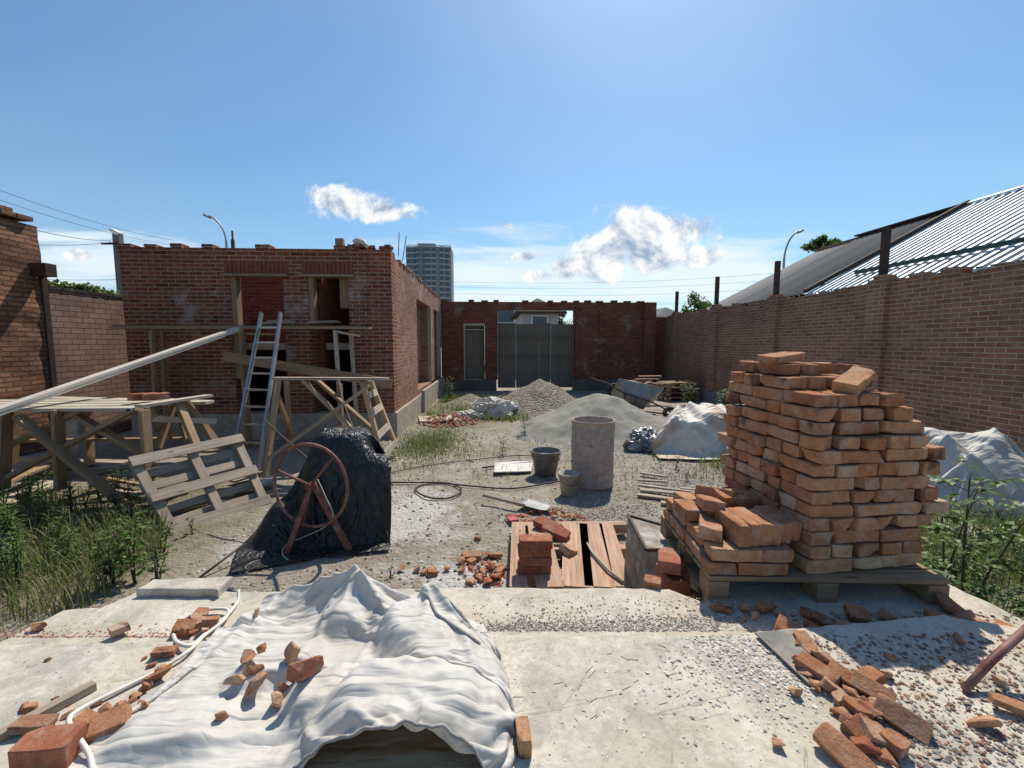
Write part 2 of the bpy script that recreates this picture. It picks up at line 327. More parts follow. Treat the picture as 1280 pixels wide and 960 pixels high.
M['bucketgrey'] = simple('beige_plastic_bucket', [(.42, .40, .33), (.55, .53, .45)], 7, .7, .003, dirt=(.36, .33, .27))
M['galv'] = simple('galvanised_steel', [(.16, .175, .17), (.26, .275, .27), (.38, .39, .38)], 8, .5, .003, metal=.35, dirt=(.30, .28, .24), dirts=5)
M['oldconc'] = simple('crusty_grey_box', [(.16, .13, .10), (.34, .30, .25), (.62, .60, .55)], 9, .9, .012, bscale=30, dirt=(.22, .16, .11), dirts=3)
M['panel'] = simple('white_board', [(.60, .57, .50), (.76, .74, .68)], 9, .7, .003, dirt=(.42, .38, .32))
M['darkplate'] = simple('dark_grey_plate', [(.14, .14, .125), (.21, .21, .19)], 6, .7, .002, dirt=(.40, .32, .22), dirts=6)
M['rubber'] = simple('rubber', [(.02, .02, .02), (.05, .045, .04)], 10, .8, .002)
M['glove'] = simple('red_rubber_glove', [(.35, .05, .05), (.48, .10, .09)], 20, .6, .004)
def corr_mat(name, cols, metal=0., rough=.6, dirt=None, ds=.8):
    m = NT(name); v = m.uv(); n = m.noise(v, .7, 6, .65); col = m.ramp(n, [(.32+.36*i/(len(cols)-1), c) for i, c in enumerate(cols)])
    n2 = m.noise(m.scale(v, (.5, 9, 1)), 1, 5, .7); col = m.mix(m.ramp(n2, [(.45, 0), (.75, .6)]), col, dirt or cols[0])
    return m.fin(col, rough, m.bump(m.noise(v, 30, 4), .003, .6), metal, .4)
M['slate'] = corr_mat('asbestos_sheet', [(.10, .095, .085), (.17, .16, .145), (.26, .245, .225)], rough=.9, dirt=(.05, .045, .038))
M['slatelight'] = corr_mat('pale_asbestos_sheet', [(.30, .27, .23), (.42, .38, .33), (.50, .46, .40)], rough=.9, dirt=(.2, .17, .14))
M['rooftin'] = corr_mat('galvanised_roofing', [(.42, .46, .48), (.52, .55, .57), (.60, .62, .63)], .35, .42, (.36, .40, .42))
M['gate'] = corr_mat('grey_gate_sheet', [(.14, .115, .085), (.20, .17, .13), (.25, .215, .165)], rough=.8, dirt=(.06, .055, .05))
M['darkgreen'] = simple('green_painted_trim', [(.03, .07, .07), (.06, .11, .11)], 6, .6)
M['tower'] = simple('tower_render', [(.16, .20, .21), (.24, .27, .28)], .2, .8, .01, 1)
M['towerband'] = simple('tower_band', [(.28, .31, .33), (.36, .39, .40)], .2, .8, .01, 1)
M['glassdark'] = simple('dark_window', [(.04, .06, .08), (.08, .11, .14)], .5, .25, .001, spec=.6)
M['white'] = simple('white_paint', [(.68, .68, .66), (.80, .80, .78)], 4, .6, .002)
M['pole'] = simple('concrete_pole', [(.10, .105, .10), (.17, .175, .165)], 2, .85, .006)
M['lamp'] = simple('lamp_grey', [(.30, .32, .34), (.40, .42, .44)], 3, .5, .001, metal=.4)
M['wire'] = simple('wire', [(.05, .05, .055), (.06, .06, .065)], 3, .7, .0)
M['render'] = simple('grey_render', [(.34, .34, .32), (.46, .46, .44)], 1.2, .85, .005)
M['darkroof'] = simple('dark_roofing', [(.035, .028, .024), (.07, .055, .045)], 2, .85, .01)

# ------------------------------------------------------------------ mesh helper
class MB:
    def __init__(s): s.v = []; s.f = []; s.uv = []; s.sm = []
    def face(s, idx, uv=None, sm=False): s.f.append(tuple(idx)); s.uv.append(uv); s.sm.append(sm)
    def add(s, V, Fc, sm=False, uvf=None):
        o = len(s.v); s.v += [Vector(v) for v in V]
        for f in Fc: s.face([i+o for i in f], None if uvf is None else [uvf(i) for i in f], sm)
        return s
    def box(s, c, sz, rot=None, wuv=False, bow=0):
        hx, hy, hz = sz[0]/2, sz[1]/2, sz[2]/2; Rm = rot if rot is not None else Matrix.Identity(3)
        c = Vector(c); L = [(-hx, -hy, -hz), (hx, -hy, -hz), (hx, hy, -hz), (-hx, hy, -hz), (-hx, -hy, hz), (hx, -hy, hz), (hx, hy, hz), (-hx, hy, hz)]
        o = len(s.v); s.v += [c+Rm@Vector(p) for p in L]
        ax = max(range(3), key=lambda i: sz[i]); ru, rv = random.random()*20, random.random()*20
        for f, na in (((0, 3, 2, 1), 2), ((4, 5, 6, 7), 2), ((0, 1, 5, 4), 1), ((2, 3, 7, 6), 1), ((1, 2, 6, 5), 0), ((3, 0, 4, 7), 0)):
            if wuv: s.face([i+o for i in f]); continue
            ta = [a for a in range(3) if a != na]
            if ax in ta: ua = ax; va = [a for a in ta if a != ax][0]
            else: ua, va = ta
            s.face([i+o for i in f], [(L[i][ua]+ru, L[i][va]+rv+na*.31) for i in f])
        return s
    def ext(s, x0, x1, y0, y1, z0, z1):
        """axis aligned block given by its extents, textured in world metres"""
        return s.box(((x0+x1)/2, (y0+y1)/2, (z0+z1)/2), (x1-x0, y1-y0, z1-z0), wuv=True)
    def beam(s, p0, p1, w, h, up=(0, 0, 1)):
        p0, p1 = Vector(p0), Vector(p1); d = p1-p0; x = d.normalized(); u = Vector(up)
        if abs(x.dot(u)) > .98: u = Vector((0, 1, 0))
        y = u.cross(x).normalized(); z = x.cross(y)
        Rm = Matrix((x, y, z)).transposed(); return s.box((p0+p1)/2, (d.length, w, h), Rm)
    def tube(s, pts, r, n=8, closed=False, cap=True):
        pts = [Vector(p) for p in pts]; o = len(s.v); m = len(pts); prev = None
        rr = r if hasattr(r, '__len__') else [r]*m
        for i, p in enumerate(pts):
            a = pts[(i-1) % m] if (closed or i > 0) else p; b = pts[(i+1) % m] if (closed or i < m-1) else p
            t = (b-a).normalized()
            if prev is None: prev = t.orthogonal().normalized()
            x = (prev-t*prev.dot(t)).normalized(); prev = x; y = t.cross(x)
            for k in range(n):
                g = 2*math.pi*k/n; s.v.append(p+(x*math.cos(g)+y*math.sin(g))*rr[i])
        for i in range(m if closed else m-1):
            j = (i+1) % m
            for k in range(n):
                l = (k+1) % n; u0, u1 = i*.1, i*.1+.1
                s.face((o+i*n+k, o+i*n+l, o+j*n+l, o+j*n+k), [(u0, k/n), (u0, (k+1)/n), (u1, (k+1)/n), (u1, k/n)], True)
        if cap and not closed:
            s.face([o+k for k in range(n)][::-1]); s.face([o+(m-1)*n+k for k in range(n)])
        return s
    def lathe(s, prof, c, n=32, ax=None):
        """prof: list of (r, z); closed round z through c"""
        c = Vector(c); Rm = ax or Matrix.Identity(3); o = len(s.v)
        for r, z in prof:
            for k in range(n):
                g = 2*math.pi*k/n; s.v.append(c+Rm@Vector((r*math.cos(g), r*math.sin(g), z)))
        for i in range(len(prof)-1):
            for k in range(n):
                l = (k+1) % n; s.face((o+i*n+k, o+i*n+l, o+(i+1)*n+l, o+(i+1)*n+k), None, True)
        return s
    def grid(s, co, sm=True):
        nv, nu = co.shape[:2]; o = len(s.v); s.v += [Vector(map(float, p)) for p in co.reshape(-1, 3)]
        for j in range(nv-1):
            for i in range(nu-1):
                q = ((j, i), (j, i+1), (j+1, i+1), (j+1, i)); s.face([o+a*nu+b for a, b in q], [(b*.02, a*.02) for a, b in q], sm)
        return s
    def build(s, name, mat, parent=None, origin=None, rot=None):
        V = s.v
        if origin is None:
            xs = [v.x for v in V]; ys = [v.y for v in V]; zs = [v.z for v in V]
            origin = Vector(((min(xs)+max(xs))/2, (min(ys)+max(ys))/2, min(zs)))
        origin = Vector(origin)
        me = bpy.data.meshes.new(name); me.from_pydata([v-origin for v in V], [], s.f)
        ul = me.uv_layers.new(name='UVMap'); k = 0; dat = np.zeros(len(me.loops)*2, dtype=np.float32)
        for fi, f in enumerate(s.f):
            uv = s.uv[fi]
            if uv is None:
                a, b, c = V[f[0]], V[f[1]], V[f[2]]; nrm = (b-a).cross(c-a); ab = [abs(t) for t in nrm]
                if ab[2] >= ab[0] and ab[2] >= ab[1]: uv = [(V[i].x, V[i].y) for i in f]
                elif ab[0] > ab[1]: uv = [(V[i].y, V[i].z) for i in f]
                else: uv = [(V[i].x, V[i].z) for i in f]
            for q in uv: dat[k] = q[0]; dat[k+1] = q[1]; k += 2
        ul.data.foreach_set('uv', dat)
        me.polygons.foreach_set('use_smooth', s.sm)
        me.materials.append(mat); me.update()
        o = bpy.data.objects.new(name, me); COL.objects.link(o)
        if parent is not None:
            o.parent = parent; base = WLOC[parent.name]; o.location = origin-base
        else: o.location = origin
        WLOC[o.name] = origin
        return o
WLOC = {}
def tag(o, label, cat, group=None, kind=None):
    if label: o['label'] = label
    if cat: o['category'] = cat
    if group: o['group'] = group
    if kind: o['kind'] = kind
    return o
def thing(name, label, cat, loc, group=None):
    o = bpy.data.objects.new(name, None); COL.objects.link(o); o.location = loc; o.empty_display_size = .1
    WLOC[o.name] = Vector(loc); return tag(o, label, cat, group)
def struct(name, mb, mat):
    o = mb.build(name, mat, origin=(0, 0, 0)); o['kind'] = 'structure'; return o
def copy_tree(o, loc=None, rotz=None, label=None, parent=None):
    c = o.copy(); COL.objects.link(c)
    if parent is not None: c.parent = parent
    if loc is not None: c.location = loc
    if rotz is not None: c.rotation_euler = (0, 0, rotz)
    if label: c['label'] = label
    for ch in list(o.children): copy_tree(ch, parent=c)
    return c
def fbm(x, y, s=1., oct=4):
    v = 0; a = 1; f = s
    for _ in range(oct): v += a*noise.noise(Vector((x*f, y*f, 3.7))); a *= .5; f *= 2.1
    return v

# ================================================================== THE SETTING
SA, SB = .68, .60          # tops of the two concrete slabs
def gz(x, y):
    z = .035*fbm(x, y, .6, 4)+.012*noise.noise(Vector((x*5, y*5, 0)))
    z += .10*math.exp(-((x+3.6)**2/1.2+(y-5.0)**2/2))*.5
    return z-.02
def build_ground():
    xs = np.concatenate([-np.geomspace(14, 2500, 22)[::-1], np.arange(-12, -4, .2), np.arange(-4, 5, .06), np.arange(5, 13, .2), np.geomspace(14, 2500, 22)])
    ys = np.concatenate([-np.geomspace(8, 2500, 16)[::-1], np.arange(-6, 2.4, .4), np.arange(2.4, 8, .06), np.arange(8, 20, .2), np.geomspace(21, 3500, 24)])
    co = np.zeros((len(ys), len(xs), 3))
    for j, y in enumerate(ys):
        for i, x in enumerate(xs): co[j, i] = (x, y, gz(x, y) if abs(x) < 12 and -6 < y < 20 else -.03)
    mb = MB(); mb.grid(co); struct('ground', mb, M['ground'])
build_ground()

# concrete slabs the camera stands on (rough broken edges)
def slab(name, outline, ztop, zbot, seed):
    """outline: corner points anticlockwise; edges are subdivided and chipped"""
    rnd = random.Random(seed); pts = []
    for i in range(len(outline)):
        a = Vector(outline[i]); b = Vector(outline[(i+1) % len(outline)]); n = max(1, int((b-a).length/.045)); t = (b-a).normalized(); nr = Vector((t.y, -t.x))
        for k in range(n):
            p = a.lerp(b, k/n); d = .012*noise.noise(Vector((p.x*7, p.y*7, seed)))+.005*rnd.uniform(-1, 1)
            pts.append(p-nr*(.008+d))
    bm = bmesh.new(); top = [bm.verts.new((p.x, p.y, ztop)) for p in pts]; ftop = bm.faces.new(top)
    r = bmesh.ops.extrude_face_region(bm, geom=[ftop]); vs = [v for v in r['geom'] if isinstance(v, bmesh.types.BMVert)]
    for v in vs: v.co.z = zbot
    bmesh.ops.recalc_face_normals(bm, faces=bm.faces)
    edges = [e for e in bm.edges if all(abs(v.co.z-ztop) < 1e-5 for v in e.verts)]
    bmesh.ops.bevel(bm, geom=edges, offset=.012, segments=2, affect='EDGES', profile=.6)
    me = bpy.data.meshes.new(name); bm.to_mesh(me); bm.free(); me.materials.append(M['slab'])
    o = bpy.data.objects.new(name, me); COL.objects.link(o); o['kind'] = 'structure'; return o
a0 = P(-60, 798, SA); a1 = P(235, 799, SA); a2 = P(600, 792, SA); a3 = P(900, 792, SA)
slab('concrete_landing', [(-3.3, -1.5), (2.42, -1.5), (2.40, 1.60), (2.05, 1.76), (a3.x, a3.y), (a2.x, a2.y), (a1.x, a1.y), (a0.x-.4, a0.y-.02), (-2.3, 1.5)], SA, SB+.012, 1)
b = [P(8, 797, SB), P(76, 762, SB), P(128, 757, SB), P(172, 737, SB), P(330, 738, SB), P(600, 733, SB), P(835, 734, SB), P(882, 752, SB)]
slab('concrete_step', [(-2.6, 1.0), (2.62, 1.0), (2.50, 2.12), (2.2, 2.26), (1.9, 2.9), (1.30, 2.9), (1.16, 2.15)]+[(p.x, p.y) for p in b[::-1]], SB, .38, 2)
mb = MB(); mb.ext(-2.35, 2.45, -1.4, 1.95, -.1, .385); mb.ext(1.35, 1.95, 2.0, 2.8, -.1, .38); f_ = struct('foundation', mb, M['plinth'])
# flat board-like slab lying on the step, upper left
q = [P(168, 748, SB), P(276, 748, SB), P(292, 729, SB), P(192, 733, SB)]
t = slab('concrete_slab', [(p.x, p.y) for p in q], SB+.045, SB+.002, 5)
del t['kind']; tag(t, 'thin flat concrete slab lying at the far left edge of the step', 'slab')

# ------------------------------------------------------------------ left brick building
def top_bricks(mb, x0, x1, y0, y1, z, along='x', step=.52, seed=3, w=.26):
    rnd = random.Random(seed)
    p, e = (x0, x1) if along == 'x' else (y0, y1)
    while p < e-w:
        h = rnd.uniform(.05, .075); j = rnd.uniform(-.03, .03)
        if rnd.random() < .86:
            if along == 'x': mb.box((p+w/2+j, (y0+y1)/2, z+h/2+.002), (w*rnd.uniform(.75, 1.05), (y1-y0)*.96, h), Matrix.Rotation(rnd.uniform(-.06, .06), 3, 'Z'), wuv=True)
            else: mb.box(((x0+x1)/2, p+w/2+j, z+h/2+.002), ((x1-x0)*.96, w*rnd.uniform(.75, 1.05), h), Matrix.Rotation(rnd.uniform(-.06, .06), 3, 'Z'), wuv=True)
        p += step*rnd.uniform(.85, 1.12)
FY = 8.9; FX0, FX1 = -7.12, -1.95; FT = 3.76; FB = .50
def fx(px): return PY(px, 430, FY).x
def fz(py): return PY(450, py, FY).z
BL = thing('brick_building', 'unfinished roofless red brick house behind the wooden scaffold and ladder', 'building', (-4.5, FY, 0))
o1a, o1b = fx(292), fx(357); o2a, o2b = fx(388), fx(438); zt = fz(343)
mb = MB(); D = .38
mb.ext(FX0, o1a, FY, FY+D, FB, zt); mb.ext(o1b, o2a, FY, FY+D, FB, zt); mb.ext(o2b, FX1, FY, FY+D, FB, zt)
mb.ext(FX0, FX1, FY, FY+D, zt+.24, FT)
mb.ext(FX0, o1a-.10, FY, FY+D, zt, zt+.24); mb.ext(o1b+.10, o2a-.10, FY, FY+D, zt, zt+.24); mb.ext(o2b+.10, FX1, FY, FY+D, zt, zt+.24)
top_bricks(mb, FX0, FX1-.5, FY-.05, FY+.2, FT)
mb.ext(FX0-.0, FX1, FY-.03, FY-.001, FT-.075, FT-.002)   # projecting top course
rr = random.Random(8)
for i in range(16):    # loose bricks heaped on the corner
    mb.box((FX1-.9+rr.uniform(0, .85), FY+rr.uniform(.02, .3), FT+.03+rr.uniform(0, .06)), (.24, .11, .06), Euler((rr.uniform(-.2, .2), rr.uniform(-.2, .2), rr.uniform(0, 3))).to_matrix(), wuv=True)
wf = mb.build('front_wall', M['facade'], BL)
sm0 = simple('soldier_brick', [(.17, .05, .032), (.28, .10, .06)], 9, .9, .005)
for a, b_ in ((o1a-.10, o1b+.10), (o2a-.10, o2b+.10)):
    n = int((b_-a)/.078); s = (b_-a)/n; mb = MB()      # soldier course over each opening
    for i in range(n): mb.box((a+(i+.5)*s, FY+.12, zt+.122), (s*.86, .25+rr.uniform(-.008, .008), .232), Matrix.Rotation(rr.uniform(-.02, .02), 3, 'Y'), wuv=True)
    mb.build('soldier_course', sm0, wf)
mb = MB(); mb.ext(o1a-.10, o1b+.10, FY+.04, FY+D, zt+.002, zt+.238); mb.ext(o2a-.10, o2b+.10, FY+.04, FY+D, zt+.002, zt+.238); mb.build('lintel_core', M['plinth'], wf)
# side wall with recessed bays
SY = 17.5; Y1, Y2, Y3, Y4 = PX(522, 450, FX1).y, PX(539, 450, FX1).y, PX(543, 450, FX1).y, PX(549.5, 450, FX1).y
zb = 3.12; mb = MB(); T = .36
mb.ext(FX1-T, FX1, FY+D+.001, Y1, FB, FT-.1); mb.ext(FX1-T, FX1, Y2, Y3, FB, FT-.12); mb.ext(FX1-T, FX1, Y4, SY, FB, FT-.1)
mb.ext(FX1-T, FX1, Y1, Y2, zb, FT-.12); mb.ext(FX1-T, FX1, Y3, Y4, zb, FT-.12)
mb.ext(FX1-T-.02, FX1-T+.02, Y1, Y4, FB, zb)      # brick filling set back in the bays
mb.ext(FX1-T, FX1-.0, Y1, Y4, FB-.1, FB+.15)
top_bricks(mb, FX1-.26, FX1+.03, FY+D, SY, FT-.1, 'y', .42, 11)
mb.build('side_wall', M['side'], BL)
for k in range(2):
    a, b_ = ((Y1, Y2), (Y3, Y4))[k]
    MB().ext(FX1-.1, FX1+.012, b_-.001, b_+.12, FB+.15, zb+.1).build('lime_edge', M['plinth'], BL)
mb = MB(); mb.ext(FX1-.3, FX1+.05, FY-.04, SY, -.15, FB-.003); mb.ext(FX0, FX1-.3, FY-.03, FY+D, -.15, FB-.003)
mb.ext(FX1+.051, FX1+.13, Y1+.3, SY, -.15, FB+.10); mb.build('plinth', M['plinth'], BL)
mb = MB()     # back, left and cross walls of the shell; last one added to block sun
mb.ext(FX0, FX0+D, FY+D+.001, SY, 0, FT-.05); mb.ext(FX0+D, FX1-T-.03, SY-.4, SY, 0, FT-.1)
mb.ext(FX0+D+.001, o2a-.12, FY+1.35, FY+1.6, 1.95, FT-.12); mb.ext(o2a-.12, o2a+.13, FY+D+.002, FY+3.0, 0, FT-.15)
mb.ext(o2a+.14, FX1-T-.03, FY+3.0, FY+3.2, 0, 2.9); mb.ext(FX0+D, o2a-.13, FY+3.5, FY+3.7, 0, 3.3)
mb.build('inner_wall', M['back'], BL)
mb = MB(); mb.ext(FX0+D+.01, o2a-.15, FY+.42, FY+3.49, 1.78, 1.92); mb.ext(o2a+.15, FX1-T-.04, FY+.42, FY+2.98, 1.78, 1.92); mb.ext(o2a+.15, FX1-T-.04, FY+D+.25, FY+3.4, 3.38, 3.5); mb.build('shading_slab', M['plinth'], BL)  # floor and roof slabs added to keep the openings dark
for a, b_ in ((o1a, o1b), (o2a, o2b)):
    f = MB()
    f.beam((a+.05, FY+.1, 1.2 if a < o2a else 2.3), (a+.05, FY+.1, zt-.06), .10, .16, (0, 1, 0))
    f.beam((a-.12, FY+.06, zt-.035), (b_+.12, FY+.06, zt-.035), .3, .05)
    if a == o2a: f.beam((b_-.13, FY+.2, zt-.65), (b_-.13, FY+.2, zt-.06), .2, .05, (0, 1, 0))
    f.build('opening_frame', M['woodbrown'], BL)
mb = MB(); mb.box(PY(425, 305, FY+.15), (.15, .12, .2)); mb.build('wood_block', M['woodbrown'], BL)
tag(MB().tube([PY(442, 303, FY+.1), PY(447, 301, FY+.1), PY(455, 304, FY+.05), PY(459, 309, FY-.06)], [.05, .07, .06, .03], 8).build('cloth_bundle', M['bag']), 'pale rolled sack hanging over the top corner of the brick house', 'sack')
tag(MB().tube([PY(459, 309, FY-.06), PY(459, 400, FY-.04), PY(463, 470, FY-.05)], .004, 5).build('plumb_line', M['wire']), 'thin plumb string hanging down the brick facade near the corner', 'string')
for i, (a, b_) in enumerate((((498, 320), (499, 290)), ((503, 326), (508, 295)))):
    tag(MB().tube([PY(a[0], a[1], 9.9+i*.4), PY(b_[0], b_[1], 9.9+i*.4)], .010, 6).build('rebar_rod', M['rebar']),
        ('upright thin' if i == 0 else 'tilted thin')+' rebar rod sticking up from the house side wall', 'rebar rod', 'rebar rods on the wall')

# ------------------------------------------------------------------ back building with gate
BK = thing('gate_building', 'long low red brick building across the far end of the yard', 'building', (2.5, 17.5, 0))
YB = 17.5; BT = 3.58
def bx(px): return PY(px, 430, YB).x
def bz(py): return PY(650, py, YB).z
g0, g1 = bx(622), bx(718.5); gt = bz(387); d0, d1 = bx(579.5), bx(606); dt = bz(404); B0, B1 = FX1+.02, bx(818)
mb = MB(); E = .5
mb.ext(B0, d0, YB, YB+E, .45, dt); mb.ext(d1, g0, YB, YB+E, .45, dt); mb.ext(B0, g0, YB, YB+E, dt, BT); mb.ext(g0, g1, YB, YB+E, gt, BT)
mb.ext(g1, B1, YB, YB+E, .45, BT)
mb.ext(g1+.02, g1+.16, YB-.06, YB-.001, .45, BT-.15); mb.ext(B1-.5, B1, YB-.12, YB-.001, .45, BT); mb.ext(g1+1.0, g1+1.12, YB-.05, YB-.001, .45, BT-.3)
top_bricks(mb, B0, B1, YB-.08, YB+.2, BT, 'x', .52, 5)
mb.ext(B1, 7.9, YB+.35, YB+.6, 0, 3.02)
mb.build('front_wall', M['back'], BK)
mb = MB(); mb.ext(B0, g0-.05, YB-.05, YB+E, -.1, .447); mb.ext(g1+.0, B1, YB-.05, YB+E, -.1, .447); mb.build('plinth', simple('dark_plinth', [(.10, .09, .08), (.18, .16, .14)], 2, .9, .01), BK)
def corrugated(x0, x1, z0, z1, y, pitch, amp, mb=None):
    mb = mb or MB(); n = int((x1-x0)/pitch*6); co = np.zeros((2, n+1, 3))
    for i in range(n+1):
        x = x0+(x1-x0)*i/n; yy = y+amp*math.sin(2*math.pi*(x-x0)/pitch)
        co[0, i] = (x, yy, z0); co[1, i] = (x, yy, z1)
    mb.grid(co, True); return mb
gp = bz(403.5)
GT = thing('sheet_gate', 'grey corrugated sheet gate filling the wide opening at the back', 'gate', ((g0+g1)/2, YB+.2, 0))
for k, (a, b_) in enumerate(((g0, g0+.75), (g0+.75, g0+1.7), (g0+1.7, g1-.95), (g1-.95, g1))):
    corrugated(a+.01, b_-.01, .1, gp-(k % 2)*.04, YB+.22+.015*k, .12, .02).build('sheet_panel', M['gate'], GT)
for z in (bz(421), bz(444)): MB().beam((g0, YB+.17, z), (g1, YB+.17, z-.03), .05, .05).build('rail', M['pole'], GT)
DR = thing('door', 'narrow dark sheet door with wooden frame left of the grey gate', 'door', ((d0+d1)/2, YB+.1, .4))
corrugated(d0+.01, d1-.01, .45, dt-.02, YB+.2, .1, .012).build('door_panel', M['gate'], DR)
mb = MB(); mb.beam((d0+.03, YB+.08, .45), (d0+.03, YB+.08, dt), .06, .1, (0, 1, 0)); mb.beam((d0, YB+.07, dt-.06), (d1+.05, YB+.07, dt-.06), .12, .10); mb.beam((d0, YB+.09, dt-.26), (d1, YB+.09, dt-.26), .1, .04)
mb.build('door_frame', M['woodtan'], DR)

# ------------------------------------------------------------------ right-hand brick fence
FXR = 7.3; FH = 2.98
FE = thing('brick_fence', 'long brown brick boundary wall with rusty steel posts on the right', 'fence', (FXR, 10, 0))
posts = [(1095, 288, 350), (965, 328, 372), (892, 347, 383), (843, 365, 391)]
py_ = [PX(p[0], 400, FXR-.05).y for p in posts]
mb = MB(); mb.ext(FXR, FXR+.26, .5, 18.2, .38, FH); rr = random.Random(4)
y = .6
while y < 17.6:       # loose capping bricks, uneven
    L = rr.choice((.25, .25, .12, .3)); h = rr.choice((.065, .065, .13, .03))
    if rr.random() < .8: mb.box((FXR+.12, y+L/2, FH+h/2+.002), (.25*rr.uniform(.8, 1.15), L*.95, h), Matrix.Rotation(rr.uniform(-.12, .12), 3, 'Z') @ Matrix.Rotation(rr.uniform(-.05, .05), 3, 'X'), wuv=True)
    y += L
mb.build('wall', M['fence'], FE)
mb = MB(); mb.ext(FXR-.05, FXR+.3, .5, 18.2, -.2, .378); mb.build('plinth', simple('fence_plinth', [(.24, .21, .19), (.34, .31, .28)], 2, .9, .008), FE)
pys = sorted([py_[0]-3.0]+py_)
for i, y in enumerate(pys):
    h = FH+.10+.02*(i % 2); mb = MB(); mb.ext(FXR-.10, FXR+.36, y-.19, y+.19, .38, h); mb.ext(FXR-.12, FXR+.1, y-.2, y+.05, h+.002, h+.06)
    mb.build('pillar', M['fence'], FE)
for (px, pt, pb), y in zip(posts, py_):
    t_ = PX(px, pt, FXR-.02).z; MB().ext(FXR-.03, FXR+.07, y-.05, y+.05, FH-.2, t_).build('post', M['darksteel'], FE)

# ------------------------------------------------------------------ left boundary walls
LW = thing('old_brick_wall', 'tall rough orange brick wall at the left edge of the yard', 'wall', (-8, 5, 0))
co = []; mb = MB(); ylen = np.arange(1.0, 8.36, .06); zz = np.arange(0, 4.02, .06)
g = np.zeros((len(zz), len(ylen), 3))
for j, z in enumerate(zz):
    for i, y in enumerate(ylen):
        z2 = min(z, 4.0 if y > 7.9 else 4.12); g[j, i] = (-8.0+.035*fbm(y*1.2, z*2.2, 1.2, 4), y, z2)
o_ = len(mb.v); mb.v += [Vector(map(float, p)) for p in g.reshape(-1, 3)]; nu = len(ylen)
for j in range(len(zz)-1):
    for i in range(nu-1):
        ids = (j*nu+i, j*nu+i+1, (j+1)*nu+i+1, (j+1)*nu+i); mb.face([o_+k for k in ids], [(mb.v[k].y, mb.v[k].z) for k in ids], True)
mb.ext(-8.5, -8.04, 1.0, 8.34, 0, 3.98); rr = random.Random(2)
y = 5.5
while y < 8.3:
    L = .27
    if y < 8.0: mb.box((-8.12, y+L/2, 4.03+.03), (.36, L*.94, .075), Matrix.Rotation(rr.uniform(-.08, .08), 3, 'Z'), wuv=True)
    if y < 7.7: mb.box((-8.15, y+L/2, 4.105+.03), (.32, L*.94, .075), Matrix.Rotation(rr.uniform(-.1, .1), 3, 'Z'), wuv=True)
    y += L
mb.build('masonry', M['old'], LW)
MB().box((-7.86, 8.2, 3.2), (.26, .2, .22)).build('bracket', M['darksteel'], LW)
PW = thing('block_wall', 'pinkish block wall behind the left end of the brick house', 'wall', (-8, 9.3, 0))
mb = MB(); mb.ext(-8.32, -8.02, 8.345, 14, 0, 2.9); mb.build('blocks', M['pink'], PW)
mb = MB(); rr = random.Random(6); y = 8.4
while y < 13.5:
    mb.box((-8.15, y+.13, 2.9+.027), (.3, .25, .05), Matrix.Rotation(rr.uniform(-.06, .06), 3, 'Z'), wuv=True); y += .27
mb.build('coping', M['darkroof'], PW)
MB().ext(-8.04, -7.96, 8.26, 8.36, 0, 3.1).build('corner_strip', M['darksteel'], PW)

# ------------------------------------------------------------------ house roofs over the fence
def roof_strip(name, xe, ze, xr, zr, y0, y1, pitch, amp, mat, parent):
    n = int((y1-y0)/pitch*8); co = np.zeros((2, n+1, 3))
    L = math.hypot(xr-xe, zr-ze); nx, nz = -(zr-ze)/L, (xr-xe)/L
    for i in range(n+1):
        y = y0+(y1-y0)*i/n; a = amp*(math.sin(2*math.pi*(y-y0)/pitch) if amp < .03 else max(-.4, min(.6, 2.5*math.sin(2*math.pi*(y-y0)/pitch))))
        co[0, i] = (xe+nx*a, y, ze+nz*a); co[1, i] = (xr+nx*a, y, zr+nz*a)
    mb = MB(); mb.grid(co, amp < .03); 
    o = mb.build(name, mat, parent); return o
HS = thing('neighbour_house', 'house behind the right fence with shiny ribbed metal and dark slate roof', 'house', (12, 9, 0))
XE, ZE, XR, ZR = 8.7, 3.25, 13.2, 5.72
roof_strip('metal_roof', XE, ZE, XR, ZR, 2.5, 11.6, .22, .045, M['rooftin'], HS)
roof_strip('slate_roof', XE-.1, ZE+.0, XR, ZR-.05, 11.62, 15.2, .20, .05, M['slate'], HS)
roof_strip('pale_slate_roof', XE-.05, ZE-.02, XR, ZR-.15, 15.22, 17.4, .20, .05, M['slatelight'], HS)
mb = MB()
for x0, x1, yy in ((XR+.05, XR+4.6, 2.5),):
    mb.face([]) if False else None
mb.v += [Vector(p) for p in ((XR, 2.5, ZR), (XR, 17.4, ZR), (XR+4.6, 17.4, ZE), (XR+4.6, 2.5, ZE))]; mb.face((0, 1, 2, 3)); mb.build('rear_roof', M['slate'], HS)
MB().ext(XE+.35, XR+4.2, 2.8, 17.1, 0, ZE-.05).build('wall', M['back'], HS)
mb = MB(); mb.beam((XE-.02, 2.5, ZE-.08), (XE-.02, 11.6, ZE-.08), .04, .14); mb.build('eaves_trim', M['white'], HS); MB().beam((XR-.06, 2.5, ZR+.045), (XR-.06, 11.6, ZR+.045), .16, .03, (-.5, 0, 1)).build('ridge_cap', M['rooftin'], HS)
MB().beam((9.35, 2.5, 3.72), (9.35, 10.8, 3.72), .05, .09).build('snow_guard', M['darkgreen'], HS)
mb = MB(); mb.beam((XE+.1, 11.62, ZE-.05), (XE+.1, 17.3, ZE-.05), .08, .16); mb.beam((XR, 11.62, ZR+.02), (XR, 15.2, ZR+.02), .35, .05); mb.beam((XE, 11.66, ZE+.1), (XR, 11.66, ZR+.08), .12, .1); mb.build('board', M['darkroof'], HS)

